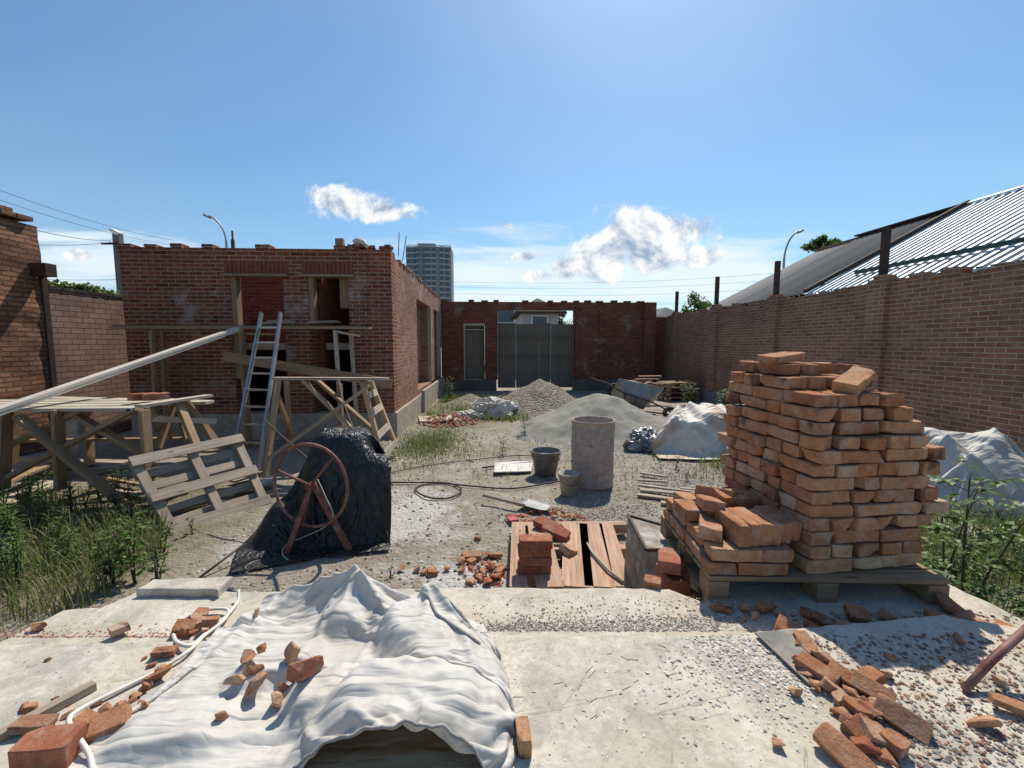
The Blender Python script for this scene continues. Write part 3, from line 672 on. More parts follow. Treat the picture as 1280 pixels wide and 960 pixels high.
# ------------------------------------------------------------------ things beyond the walls
def small_house(name, label, x0, x1, y, zw, zr, wall, roof, win=()):
    h = thing(name, label, 'house', ((x0+x1)/2, y, 0)); MB().ext(x0, x1, y, y+6, 0, zw).build('wall', wall, h)
    mb = MB(); e = .4; xm = (x0+x1)/2
    V = [(x0-e, y-e, zw), (x1+e, y-e, zw), (x1+e, y+6+e, zw), (x0-e, y+6+e, zw), (xm, y+1.6, zr), (xm, y+4.4, zr)]
    mb.add(V, [(0, 1, 4), (1, 2, 5, 4), (2, 3, 5), (3, 0, 4, 5), (3, 2, 1, 0)]); mb.ext(x0-e, x1+e, y-e, y+6+e, zw-.12, zw-.002); mb.build('roof', roof, h)
    for a, b_, c, d in win:
        w_ = MB().ext(a, b_, y-.06, y-.01, c, d).build('window', M['white'], h); MB().ext(a+.08, b_-.08, y-.075, y-.062, c+.08, d-.08).build('pane', M['glassdark'], w_)
    return h
qa = PY(652, 392, 26); qb = PY(698, 392, 26)
small_house('small_house', 'small grey house with dark roof seen through the gate opening', qa.x, qb.x, 26, PY(650, 389.5, 26).z, PY(650, 371, 26).z+.1, M['render'], M['darkroof'],
            [(PY(664, 395, 26).x, PY(685, 395, 26).x, 1.9, PY(670, 394, 26).z)])
qa = PY(606, 380, 34); qb = PY(651, 392, 34)
h2 = thing('white_building', 'pale flat building at left behind the gate opening', 'building', ((qa.x+qb.x)/2, 34, 0))
MB().ext(qa.x, qb.x, 34, 40, 0, 5.0).build('wall', M['white'], h2)
for a in (627, 637): p = PY(a, 394, 34); MB().ext(p.x-.3, p.x+.3, 33.9, 33.99, 3.6, 4.5).build('window', M['glassdark'], h2)
p = PY(832, 393, 30)
small_house('low_house', 'distant low house with dark slate gable beyond the far right corner', p.x-.9, p.x+2.2, 30, 3.4, 4.6, M['render'], M['slate'])
# residential tower
TW = thing('apartment_tower', 'tall grey blue apartment tower with curved balconies on the skyline', 'tower', (PY(537, 430, 250).x, 250, 0))
tx0, tx1 = PY(509, 430, 250).x, PY(565, 430, 250).x; tz = PY(537, 308, 250).z
def tw_front(x): 
    t_ = (x-(tx0+tx1)/2)/((tx1-tx0)/2); return 250+2.5*t_*t_ if -.55 < t_ < .7 else 252.2
xs = np.linspace(tx0, tx1, 41); mb = MB(); V = []
for x in xs: V.append((x, tw_front(x), 0))
for x in xs[::-1]: V.append((x, 268, 0))
n = len(V); mb.add([v for v in V]+[(v[0], v[1], tz) for v in V], [(i, (i+1) % n, (i+1) % n+n, i+n) for i in range(n)]+[tuple(range(n, 2*n))]); mb.build('body', M['tower'], TW)
nf = 18; fh = tz/nf
for k in range(1, nf+1):
    if k < 6: continue
    mb = MB(); V = [(x, tw_front(x)-.9, k*fh-.7) for x in xs]+[(x, tw_front(x)-.9, k*fh+.5) for x in xs]
    for a, b_ in ((0, 13), (17, 28), (30, 41)):
        pts = [(xs[i], tw_front(xs[i])) for i in range(a, b_)]
        m_n = len(pts); VV = [(x, y-.5, k*fh-.6) for x, y in pts]+[(x, y-.5, k*fh+.35) for x, y in pts]+[(x, y+.1, k*fh-.6) for x, y in pts]+[(x, y+.1, k*fh+.35) for x, y in pts]
        mb.add(VV, [(i, i+1, m_n+i+1, m_n+i) for i in range(m_n-1)]+[(m_n+i, m_n+i+1, 3*m_n+i+1, 3*m_n+i) for i in range(m_n-1)])
    mb.v = mb.v; mb.build('balcony', M['towerband'], TW)
wm = None
for k in range(6, nf):
    for j, t_ in enumerate((.06, .18, .27, .40, .50, .62, .78, .90)):
        x = tx0+(tx1-tx0)*t_
        if wm is None:
            wm = MB().ext(x-1.0, x+1.0, tw_front(x)-.25, tw_front(x)-.1, k*fh+.4, k*fh+2.4).build('window', M['glassdark'], TW); bx0 = Vector((x, tw_front(x), k*fh)); wl = wm.location.copy()
        else:
            c = wm.copy(); COL.objects.link(c); c.location = wl+Vector((x, tw_front(x), k*fh))-bx0
mb = MB()
for x in np.linspace(tx0+.4, tx1-.4, 26): mb.beam((x, tw_front(x)+.2, tz), (x, tw_front(x)+.2, tz+1.1), .25, .25, (0, 1, 0))
mb.beam((tx0, 252, tz+1.1), (tx1, 252, tz+1.1), .25, .25); mb.ext(tx0+6, tx0+16, 256, 262, tz, tz+3); mb.build('roof_rail', M['towerband'], TW)
# street lamps and poles
def street_lamp(px0, py0, pxt, pyt, Y, label, s=1):
    b0 = PY(px0, py0, Y); tp = PY(pxt, pyt, Y); L = thing('street_lamp', label, 'street lamp', (b0.x, Y, 0), 'street lamps beyond the walls')
    h = tp.z; dx = tp.x-b0.x
    pts = [(b0.x, Y, 0), (b0.x, Y, b0.z*.7), (b0.x, Y, b0.z)]
    for k in range(1, 9):
        a = k/8*math.pi/2*.85; pts.append((b0.x+dx*(1-math.cos(a))/(1-math.cos(math.pi/2*.85))*.9, Y, b0.z+(h-b0.z)*math.sin(a)/math.sin(math.pi/2*.85)*.97))
    MB().tube(pts, [.14, .11, .09]+[.07]*8, 8).build('pole', M['lamp'], L)
    e = Vector(pts[-1]); MB().box(e+Vector((dx*.12, 0, -.02)), (abs(dx)*.34, .3, .16), Matrix.Rotation(-.45*(1 if dx > 0 else -1), 3, 'Y')).build('lamp_head', M['lamp'], L)
street_lamp(283, 304, 259, 269, 34, 'curved street lamp rising behind the top of the left brick house')
street_lamp(980, 326, 1000, 288, 34, 'curved street lamp between the clouds and the slate roof')
UP = thing('utility_pole', 'square concrete utility pole behind the left block wall', 'utility pole', (PY(146, 330, 20).x, 20, 0))
tz_ = PY(146, 292, 20).z; cx_ = PY(147, 330, 20).x
MB().ext(cx_-.13, cx_+.13, 20, 20.26, 0, tz_).build('pole', M['pole'], UP)
MB().box((cx_-.03, 20.1, tz_+.08), (.36, .3, .14), Matrix.Rotation(.5, 3, 'Y')).build('cap', M['white'], UP)
mb = MB(); mb.beam((cx_-.6, 20, PY(0, 303, 20).z), (cx_+.1, 20, PY(0, 303, 20).z), .06, .08); mb.build('crossarm', M['darksteel'], UP)
MP = thing('mast', 'thin dark antenna mast behind the top of the left brick house', 'mast', (PY(290, 300, 40).x, 40, 0))
MB().ext(PY(290, 300, 40).x-.12, PY(290, 300, 40).x+.12, 40, 40.2, 0, PY(290, 299, 40).z).build('pole', M['darksteel'], MP)
MB().ext(PY(290, 300, 40).x-.06, PY(290, 300, 40).x+.06, 40.05, 40.15, PY(290, 299, 40).z, PY(290, 288, 40).z).build('tip', M['darksteel'], MP)
def wire(a, b_, sag, label, r=.012):
    pts = [Vector(a).lerp(Vector(b_), k/16)-Vector((0, 0, sag*4*(k/16)*(1-k/16))) for k in range(17)]
    tag(MB().tube(pts, r, 4).build('overhead_wire', M['wire']), label, 'wire', 'overhead wires')
pt_ = lambda py: Vector((cx_-.2, 20, PY(146, py, 20).z))
wire(pt_(303), PY(0, 303, 14), .1, 'dark cable running level from the concrete pole to the left edge'); wire(pt_(301), PY(0, 275, 14), .15, 'dark cable rising from the concrete pole to the left edge')
wire(PY(215, 300, 26), PY(0, 238, 18), .2, 'highest thin wire crossing the sky at far left', .010); wire(PY(215, 306, 26), PY(0, 250, 18), .2, 'second highest thin wire crossing the sky at far left', .010)
wire(PY(160, 349, 22), PY(20, 348, 18), .05, 'thin level wire just above the leaves on the left wall', .012)
for k, (ya, yb, lab) in enumerate(((352, 338, 'uppermost'), (358, 347, 'second'), (366, 357, 'third'), (378, 370, 'lowest'))):
    wire(PY(560, ya, 60), PY(1005, yb, 60), .8, lab+' long thin wire spanning the sky above the back building', .015)

# ------------------------------------------------------------------ trees beyond the walls
def leaf_cloud(mb, c, r, n, size, rnd, dense=.5):
    """leaf-sized quads in clumps through an uneven crown"""
    cl = []
    for _ in range(max(6, n//70)):
        d = Vector((rnd.gauss(0, 1), rnd.gauss(0, 1), rnd.gauss(0, 1))).normalized()*rnd.uniform(.25, 1)**.6
        cl.append((Vector((d.x*r[0], d.y*r[1], d.z*r[2])), rnd.uniform(.22, .42)))
    for _ in range(n):
        q, cr = rnd.choice(cl); p = Vector(c)+q+Vector((rnd.gauss(0, 1)*r[0], rnd.gauss(0, 1)*r[1], rnd.gauss(0, 1)*r[2]))*cr*.55
        a = Euler((rnd.uniform(-1.2, 1.2), rnd.uniform(-1.2, 1.2), rnd.uniform(0, 6.3))).to_matrix(); s = size*rnd.uniform(.6, 1.3)
        mb.add([p+a@Vector((-s, 0, 0)), p+a@Vector((0, -s*.45, .1*s)), p+a@Vector((s, 0, 0)), p+a@Vector((0, s*.45, .1*s))], [(0, 1, 2, 3)])
def tree(px, py, Y, rx, rz, label, seed, n=1500, size=.16, group='trees beyond the walls'):
    c = PY(px, py, Y); rnd = random.Random(seed); t_ = thing('tree', label, 'tree', (c.x, Y, 0), group)
    mb = MB(); mb.tube([(c.x, Y, 0), (c.x+.1, Y, c.z*.5), (c.x, Y, c.z)], [.22, .16, .06], 7)
    for k in range(6):
        g = k*1.05; mb.tube([(c.x, Y, c.z-rz*.9), (c.x+math.cos(g)*rx*.4, Y+math.sin(g)*rx*.4, c.z-rz*.2), (c.x+math.cos(g)*rx*.75, Y+math.sin(g)*rx*.75, c.z+rz*.3)], [.08, .05, .02], 5)
    mb.build('trunk', M['bark'], t_); mb = MB(); leaf_cloud(mb, c, (rx, rx, rz), n, size, rnd); mb.build('crown', M['tree'], t_)
tree(1030, 308, 24, .8, .5, 'small leafy tree top peeking over the slate roof', 1, 900)
tree(868, 386, 40, 1.3, 1.2, 'dark bushy tree beyond the fence left of the second post', 2)
tree(880, 388, 44, 1.1, .9, 'lower dark tree beyond the fence beside the bushier one', 3, 900)
tree(706, 404, 36, 1.0, 1.0, 'dark tree showing at right through the gate opening', 4, 800)
tree(404, 352, FY+6, .5, .6, 'leafy branch seen through the upper right opening of the brick house', 5, 900, .09)
BU = thing('bush', 'bright green climbing bush above the left block wall', 'bush', (-9, 9.5, 0))
rnd = random.Random(12); mb = MB()
for px in (62, 78, 95, 108, 128, 140): 
    c = PX(px, 352, -8.6); leaf_cloud(mb, (c.x, c.y, 2.93+rnd.uniform(0, .15)), (.35, .45, .16), 420, .055, rnd)
mb.build('foliage', M['leaf'], BU)
mb = MB()
for y in (8.9, 9.6, 10.4): mb.tube([(-9, y, 0), (-8.9, y+.1, 1.5), (-8.7, y, 3.0)], [.04, .03, .012], 6)
mb.build('stem', M['bark'], BU)
# ------------------------------------------------------------------ draped cloth
def drape(co, H, pins=None, excess=1.04, steps=150, iters=14, grav=.0016, bend=.35, fric=.55, thick=.006, seed=1):
    """small position based cloth: co (nv, nu, 3) start grid, H(x, y) ground height, pins {(j, i): target}"""
    nv, nu = co.shape[:2]; x = co.reshape(-1, 3).astype(np.float64).copy(); v = np.zeros_like(x); idx = np.arange(nv*nu).reshape(nv, nu); S_ = []
    flat = co.copy(); flat[..., 2] = 0; fl = flat.reshape(-1, 3)
    def add(a, b_, k):
        a = a.ravel(); b_ = b_.ravel(); S_.append((a, b_, np.linalg.norm(fl[a]-fl[b_], axis=1)*excess, k))
    for s in (0, 1):
        add(idx[:, s:-1:2], idx[:, s+1::2], 1.0); add(idx[s:-1:2], idx[s+1::2], 1.0)
        add(idx[s:-1:2, :-1], idx[s+1::2, 1:], .7); add(idx[s:-1:2, 1:], idx[s+1::2, :-1], .7)
    for s in range(4):
        add(idx[:, s:-2:4], idx[:, s+2::4], bend); add(idx[s:-2:4], idx[s+2::4], bend)
    rng = np.random.RandomState(seed); v += rng.uniform(-1, 1, x.shape)*.001
    pi = None
    if pins:
        pi = np.array([j*nu+i for j, i in pins]); pt = np.array([list(t_) for t_ in pins.values()]); ps = x[pi].copy()
    w = np.ones(len(x)); 
    if pi is not None: w[pi] = 0
    for st in range(steps):
        v *= .985; v[:, 2] -= grav; old = x.copy(); x = x+v
        if pi is not None: t_ = min(1, st/(steps*.4)); t_ = t_*t_*(3-2*t_); x[pi] = ps+(pt-ps)*t_
        for it in range(iters):
            for a, b_, L, k in S_:
                if k < .6 and it % 2: continue
                d = x[b_]-x[a]; l = np.sqrt((d*d).sum(1))+1e-9; wa, wb = w[a], w[b_]; c = (l-L)/l
                if k < .6: c = np.minimum(c, 0)     # bending: only resist folding up
                m = c*k/np.maximum(wa+wb, 1e-6); d *= m[:, None]; x[a] += d*wa[:, None]; x[b_] -= d*wb[:, None]
            if it % 3 == 2 or it == iters-1:
                h = H(x[:, 0], x[:, 1])+thick; pen = h-x[:, 2]; m = (pen > 0)&(w > 0)
                if m.any():
                    e = .004; gx = (H(x[m, 0]+e, x[m, 1])-H(x[m, 0]-e, x[m, 1]))/(2*e); gy = (H(x[m, 0], x[m, 1]+e)-H(x[m, 0], x[m, 1]-e))/(2*e)
                    q = pen[m]/(1+gx*gx+gy*gy); x[m, 0] -= gx*q; x[m, 1] -= gy*q; x[m, 2] += q
                    x[m, :2] = x[m, :2]*(1-fric*.3)+old[m, :2]*(fric*.3)
        v = x-old
    return x.reshape(nv, nu, 3)
def sstep(a, b_, x): t_ = np.clip((x-a)/(b_-a), 0, 1); return t_*t_*(3-2*t_)
def lump(x, y, cx, cy, rx, ry, h, rz=0, edge=.35):
    """rounded block as a height bump"""
    c, s = math.cos(rz), math.sin(rz); u = ((x-cx)*c+(y-cy)*s)/rx; w = (-(x-cx)*s+(y-cy)*c)/ry
    return h*(1-sstep(1-edge, 1+edge, (np.abs(u)**3+np.abs(w)**3)**(1/3)))
def grid_sheet(x0, x1, y0, y1, nu, nv, z, jit=.02):
    co = np.zeros((nv, nu, 3))
    for j in range(nv):
        for i in range(nu):
            x = x0+(x1-x0)*i/(nu-1); y = y0+(y1-y0)*j/(nv-1); co[j, i] = (x, y, z+jit*noise.noise(Vector((x*5, y*5, z))))
    return co
def near(co, p):
    d = (co[..., 0]-p[0])**2+(co[..., 1]-p[1])**2; return np.unravel_index(np.argmin(d), d.shape)
# foreground bag: sheet over rubble, two pulled-up corners and a sagging open mouth
def sim_bag():
    nu = nv = 92; co = np.zeros((nv, nu, 3))
    for j in range(nv):
        for i in range(nu):
            u, w = i/(nu-1), j/(nv-1); xl = -1.42+w*.32; xr = .115-w**1.5*.30
            x = xl+(xr-xl)*u; yb = .86+.26*float(sstep(.38, .52, u)); y = yb+(2.12-yb)*w; co[j, i] = (x, y, SA+.22+.02*noise.noise(Vector((x*5, y*5, 1))))
    def H(x, y):
        b0 = SA-.075*sstep(1.80, 1.86, y); h = lump(x, y, -.16, 1.5, .15, .15, .10, .4)
        for a in ((-.30, 1.70, .14, .11, .11, .6), (-.62, 1.86, .12, .09, .09, 1.0), (-.80, 1.55, .14, .08, .05, .5), (-1.0, 1.3, .15, .09, .045, .1), (-.55, 1.40, .12, .10, .07, .4), (.0, 1.62, .07, .1, .07, 0), (-.27, 1.30, .25, .15, .13, 0), (-.05, 1.35, .10, .2, .08, 0)):
            h = np.maximum(h, lump(x, y, *a))
        return b0+h
    pins = {}
    for px, py, Y in ((443, 702, 1.98), (450, 712, 1.93), (537, 727, 1.86), (527, 734, 1.84), (402, 719, 2.02), (368, 729, 2.05), (336, 742, 2.07)):
        t_ = PY(px, py, Y); j, i = near(co, (t_.x, t_.y)); pins[(j, i)] = t_
    for px, py in ((300, 770), (262, 806), (228, 842), (192, 890)): t_ = P(px, py, SA+.015); pins[near(co, (t_.x, t_.y))] = t_
    rim = [P(609, 985, .69), P(603, 953, .72), P(580, 925, .78), P(548, 909, .82), P(510, 905, .835), P(470, 911, .825), P(430, 921, .80), P(395, 937, .76), P(366, 965, .70)]
    ir, il = 91, 46; n = ir-il
    for k in range(n+1):
        t_ = k/n*(len(rim)-1); a = int(min(t_, len(rim)-2)); q = rim[a].lerp(rim[a+1], t_-a)
        q = q+Vector((0, .006*math.sin(k*.9), .004*math.sin(k*1.7))); pins[(0, ir-k)] = q
    for k in range(9, nv, 3):      # right hem lies on the slab
        t_ = k/(nv-1); q = P(604+46*(1-t_)**.6*1.0, 800+150*(1-t_)**1.25, SA+.012) if t_ < .78 else None
        if q is not None: pins[(k, nu-1)] = q
    for k in range(0, 42, 3): pins[(0, k)] = Vector((co[0, k, 0], co[0, k, 1], SA+.01))
    g = drape(co, H, pins, 1.085, 170, 14, bend=.1)
    ctr = [PY(443, 702, 1.98), PY(537, 727, 1.86), Vector((-.27, 1.32, .82)), Vector((-.62, 1.2, .7))]
    creases = [(P(*a, SA), P(*b_, SA), A, wd) for a, b_, A, wd in (((345, 745), (215, 880), .024, .018), ((400, 745), (285, 805), .018, .014), ((395, 905), (235, 940), .020, .016), ((330, 800), (225, 905), .012, .012), ((300, 930), (180, 950), .016, .014), ((430, 730), (372, 860), .020, .013),
        ((250, 830), (350, 790), .012, .012), ((470, 800), (400, 900), .016, .012), ((560, 790), (628, 930), .018, .012), ((585, 820), (600, 940), .014, .010), ((545, 800), (590, 900), .016, .012), ((440, 860), (540, 870), .010, .012), ((480, 760), (450, 850), .015, .012), ((420, 880), (330, 850), .012, .010))]
    for j in range(2, nv):      # pleats that run out from the pulled-up corners
        for i in range(nu-1):
            x, y = g[j, i, 0], g[j, i, 1]; dz = 0
            for q, c in enumerate(ctr):
                r = math.hypot(x-c.x, y-c.y); th = math.atan2(y-c.y, x-c.x); n_ = (9, 10, 9, 6)[q]
                s = 1-abs(((th*n_/math.pi+1.6*noise.noise(Vector((x*4, y*4, q*3)))) % 2)-1)
                dz += (s**3-.25)*(.026, .030, .018, .012)[q]*min(1, r/.10)*math.exp(-max(0, r-.1)/.22)
            k_ = min(1, j/8) if i > 40 else 1
            for a, b_, A, wd in creases:      # long sharp fold crests
                t_ = max(0, min(1, ((x-a.x)*(b_.x-a.x)+(y-a.y)*(b_.y-a.y))/((b_.x-a.x)**2+(b_.y-a.y)**2)))
                d = math.hypot(x-a.x-(b_.x-a.x)*t_, y-a.y-(b_.y-a.y)*t_); dz += A*math.exp(-d/wd)*(.5+.5*math.sin(math.pi*min(1, t_*1.1+.1)))
            sx = x-(-.60+(y-1.1)*.30+.03*math.sin(y*14)); dz += .022*float(sstep(-.012, .022, sx))*max(0, 1-max(0, sx)/.35)      # upper layer folded over the lower one
            g[j, i, 2] += dz*k_*min(1, (nu-1-i)/6)+.006*(1-2*abs(noise.noise(Vector((x*11, y*11, 2)))))*k_
    return g
def sim_tarp():
    cx, cy = -1.50, 4.5; co = grid_sheet(cx-.88, cx+.75, cy-.95, cy+.8, 78, 76, 1.08)
    def H(x, y):
        h = lump(x, y, cx-.02, cy, .40, .38, 1.0, 0, .5); h = np.maximum(h, lump(x, y, cx+.30, cy-.12, .24, .26, .74, .3, .5))
        h = np.maximum(h, lump(x, y, cx-.12, cy-.05, .16, .12, 1.03, .3, .5)); return np.maximum(h, lump(x, y, cx-.48, cy-.25, .25, .2, .34, .3, .6))+.01
    return drape(co, H, None, 1.02, 190, 12, bend=.12, fric=.35)
def sim_bagr():
    cx, cy = 4.05, 7.55; co = grid_sheet(cx-1.25, cx+1.3, cy-1.0, cy+1.0, 66, 56, 1.1)
    def H(x, y):
        h = lump(x, y, cx+.15, cy+.1, .75, .5, .70, .15, .4); h = np.maximum(h, lump(x, y, cx-.45, cy-.05, .35, .4, .55, .7)); h = np.maximum(h, lump(x, y, cx-.05, cy+.12, .12, .2, .8, .3))
        return np.maximum(h, lump(x, y, cx+.6, cy, .15, .3, .78, .5))+.01
    pins = {}; rp = random.Random(5)
    for _ in range(12):
        a, b_ = cx+rp.uniform(-.8, .9), cy+rp.uniform(-.6, .5); pins[near(co, (a, b_))] = Vector((a*.97+cx*.03, b_, float(H(np.array([a]), np.array([b_]))[0])+rp.uniform(.0, .12)))
    for px, py, Y in ((848, 503, 7.75), (862, 500, 7.8), (882, 504, 7.75), (912, 516, 7.6), (834, 520, 7.6), (815, 552, 7.25)):
        t_ = PY(px, py, Y); pins[near(co, (t_.x, t_.y))] = t_
    return drape(co, H, pins, 1.09, 150, 10, bend=.15)
def sim_bagq():
    cx, cy = 5.75, 5.0; co = grid_sheet(cx-1.35, cx+1.3, cy-1.2, cy+1.1, 66, 60, 1.2)
    def H(x, y):
        h = lump(x, y, cx, cy, .8, .6, .62, -.2, .45); h = np.maximum(h, lump(x, y, cx-.4, cy+.05, .2, .25, .85, .5)); return np.maximum(h, lump(x, y, cx+.3, cy-.15, .3, .2, .80, .5))+.01
    pins = {}; rp = random.Random(9)
    for _ in range(16):
        a, b_ = cx+rp.uniform(-.95, .9), cy+rp.uniform(-.75, .6); pins[near(co, (a, b_))] = Vector((a*.97+cx*.03, b_, float(H(np.array([a]), np.array([b_]))[0])+rp.uniform(.0, .16)))
    for px, py, Y in ((1182, 538, 4.75), (1205, 545, 4.9), (1228, 553, 4.7), (1262, 572, 4.75), (1280, 600, 4.6), (1215, 560, 4.45)):
        t_ = PY(px, py, Y); pins[near(co, (t_.x, t_.y))] = t_
    return drape(co, H, pins, 1.09, 150, 10, bend=.15)
# ================================================================== YARD OBJECTS
def heap(name, mat, c, rx, ry, h, label, cat, amp=.04, res=70, sharp=1.15, kind=None):
    xs = np.linspace(-1.35, 1.35, res); co = np.zeros((res, res, 3))
    for j, b_ in enumerate(xs):
        for i, a in enumerate(xs):
            x = c[0]+a*rx; y = c[1]+b_*ry; r = math.hypot(a, b_)*(1+.10*noise.noise(Vector((a*2, b_*2, c[0]))))
            z = h*max(0, 1-r)**sharp*(1.0) if r < 1 else 0
            t_ = min(1, max(0, (1.15-r)/.4)); z += amp*fbm(x, y, 2.2, 4)*t_+.015*t_
            if r < .18: z -= (.18-r)*h*.35
            co[j, i] = (x, y, gz(x, y)+z-.03*(1-t_)-.01)
    mb = MB(); mb.grid(co); o = mb.build(name, mat, origin=(c[0], c[1], 0)); tag(o, label, cat); return o
SANDC = (2.55, 9.2)
heap('sand_pile', M['sand'], (2.4, 9.35), 2.1, 1.9, .90, 'large smooth grey sand pile in the middle of the yard', 'sand pile', .06, 110)
heap('gravel_pile', M['gravelpile'], (1.5, 12.6), 1.8, 1.9, .98, 'brownish gravel pile behind the grey sand pile', 'gravel pile', .05)
heap('dirt_mound', M['gravelpile'], (-.55, 13.6), 1.1, 1.2, .35, 'low dark dirt mound before the narrow door', 'mound', .05, 40)

# --- bricks -------------------------------------------------------------------------------
def brick_mesh(name, L, W, H, seed, broken=0, mat='brick', chip=.012):
    rnd = random.Random(seed); bm = bmesh.new(); bmesh.ops.create_cube(bm, size=1)
    bmesh.ops.scale(bm, vec=(L, W, H), verts=bm.verts)
    bmesh.ops.bevel(bm, geom=bm.edges[:], offset=.0035, segments=1, affect='EDGES')
    bmesh.ops.subdivide_edges(bm, edges=[e for e in bm.edges if e.calc_length() > .04], cuts=3, use_grid_fill=True)
    o = rnd.random()*50; cut = []
    for k in range(rnd.choice((1, 2, 2, 3))):   # knocked-off corners and edges
        n = Vector((rnd.choice((-1, 1))*rnd.uniform(.3, 1), rnd.choice((-1, 1))*rnd.uniform(.4, 1), rnd.choice((-1, 1))*rnd.uniform(.0, .9))).normalized()
        ex = abs(n.x)*L/2+abs(n.y)*W/2+abs(n.z)*H/2; cut.append((n, ex-rnd.uniform(.004, .034)))
    if broken:
        n = Vector((1, rnd.uniform(-.5, .5), rnd.uniform(-.4, .4))).normalized(); cut.append((n, L/2*(1-2*broken)))
    for v in bm.verts:
        p = v.co.copy()
        for n, d in cut:
            e = p.dot(n)-d
            if e > 0: p -= n*(e+.004*noise.noise(p*45+Vector((o, 0, 0))))
        p += Vector([noise.noise(p*14+Vector((o, i*9, 0))) for i in range(3)])*.0042*chip/.012
        p.z += .003*math.sin(p.x/L*3+o)*(1 if p.z > 0 else .3)
        v.co = p
    bmesh.ops.recalc_face_normals(bm, faces=bm.faces)
    me = bpy.data.meshes.new(name); bm.to_mesh(me); bm.free(); me.materials.append(M[mat]); me.polygons.foreach_set('use_smooth', [True]*len(me.polygons))
    me.set_sharp_from_angle(angle=R(38)) if hasattr(me, 'set_sharp_from_angle') else None
    return me
FULL = [brick_mesh('brick', .245+.01*random.uniform(-1, 1), .116+.004*random.uniform(-1, 1), .064+.003*random.uniform(-1, 1), i) for i in range(9)]
HALF = [brick_mesh('half_brick', .135+.03*random.uniform(-1, 1), .115, .064, 50+i, .12) for i in range(6)]
REDF = [brick_mesh('brick', .248, .12, .066, 90+i, mat='brickred', chip=.006) for i in range(3)]
def frag_mesh(name, seed, mat='brick', s=1.):
    rnd = random.Random(seed); bm = bmesh.new()
    for _ in range(11): bm.verts.new(Vector((rnd.uniform(-1, 1)*.045, rnd.uniform(-1, 1)*.035, rnd.uniform(-1, 1)*.024))*s)
    r = bmesh.ops.convex_hull(bm, input=bm.verts); bmesh.ops.delete(bm, geom=[g for g in r['geom_interior'] if isinstance(g, bmesh.types.BMVert)], context='VERTS')
    bmesh.ops.bevel(bm, geom=bm.edges[:], offset=.003*s, segments=1, affect='EDGES')
    bmesh.ops.triangulate(bm, faces=bm.faces); bmesh.ops.subdivide_edges(bm, edges=bm.edges, cuts=1)
    for v in bm.verts: v.co += Vector([noise.noise(v.co*40+Vector((seed, i*7, 0))) for i in range(3)])*.004*s
    bmesh.ops.recalc_face_normals(bm, faces=bm.faces)
    me = bpy.data.meshes.new(name); bm.to_mesh(me); bm.free(); me.materials.append(M[mat]); return me
FRAG = [frag_mesh('brick_fragment', i) for i in range(8)]; FRAGR = [frag_mesh('brick_fragment', 30+i, 'brickred') for i in range(4)]
NB = [0]
def put(me, loc, rot, name, label, group=None, scale=(1, 1, 1), cat='brick'):
    o = bpy.data.objects.new(name, me); COL.objects.link(o); o.location = loc; o.rotation_euler = rot; o.scale = scale
    NB[0] += 1; return tag(o, label, cat, group)

# --- big pallet with the brick stack --------------------------------------------------------
PO = Vector((1.107, 2.035, SB)); PA = R(-5.0)
pr = Matrix.Rotation(PA, 3, 'Z')
def pl(u, v, z): return PO+pr@Vector((u, v, z))
def pallet(name, label, org, Rm, L, W, mat, mat2=None, nslat=7, slatw=.10, blocks=True, group=None, H=.13):
    """slats run along local x over three stringers/rows of blocks along y"""
    t_ = thing(name, label, 'pallet', org, group); rnd = random.Random(hash(label) % 1 or 5)
    f = lambda x, y, z: Vector(org)+Rm@Vector((x, y, z))
    for i in range(3):
        x = (.05, L/2, L-.05)[i]
        mb = MB()
        if blocks:
            for y in (.06, W/2, W-.06): mb.box(f(x, y, .018+.042), (.10, .12, .08), Rm)
        else: mb.box(f(x, W/2, .018+.04), (.045, W, .08), Rm)
        mb.box(f(x, W/2, .009), (.10, W, .018), Rm)
        mb.build('stringer', mat2 or mat, t_)
    for i in range(nslat):
        y = slatw/2+(W-slatw)*i/(nslat-1)
        MB().box(f(L/2, y, H-.013), (L, slatw*rnd.uniform(.9, 1.05), .022), Rm@Matrix.Rotation(rnd.uniform(-.01, .01), 3, 'Z')).build('slat', mat, t_)
    return t_
pallet('pallet', 'wooden pallet carrying the big stack of old bricks on the concrete', PO, pr, 1.18, .80, M['woodbrown'], M['woodbrown'], 7, .10)
ZP = SB+.133
TO = Vector((1.625, 2.03, ZP)); TA = R(3.5); trm = Matrix.Rotation(TA, 3, 'Z')
rnd = random.Random(21)
CH = .0705
foot = {}
for k in range(15):
    u0, u1, v0, v1 = 0, .66, 0, .76
    if 2 < k < 9: u1 = .715
    if k == 9: u1 = .63
    if k == 10: u0, u1, v0 = .01, .60, .02
    if k == 11: u0, u1, v0 = .02, .56, .03
    if k == 12: u0, u1, v0, v1 = .03, .53, .05, .76
    if k == 13: u0, u1, v0, v1 = .03, .52, .25, .76
    if k == 14: u0, u1, v0, v1 = .08, .44, .38, .72
    foot[k] = (u0, u1, v0, v1)
GT1 = 'bricks of the tall stack'; LT1 = 'old orange brick laid in the tall rough stack on the wooden pallet'
LT2 = 'short broken old brick laid in the tall rough stack on the wooden pallet'
def lay_row(p, e, fixed, wid, k, along, edge):
    """bricks one after another from p to e, row centre at fixed"""
    rr = []
    while p < e-.06:
        L = .245; me = rnd.choice(FULL); half = False
        if e-p < .20 or rnd.random() < .34: me = rnd.choice(HALF); L = .14; half = True
        L2 = min(L, e-p+.02); rr.append((p+L/2, L, me, half)); p += L+rnd.uniform(.002, .009)
    return rr
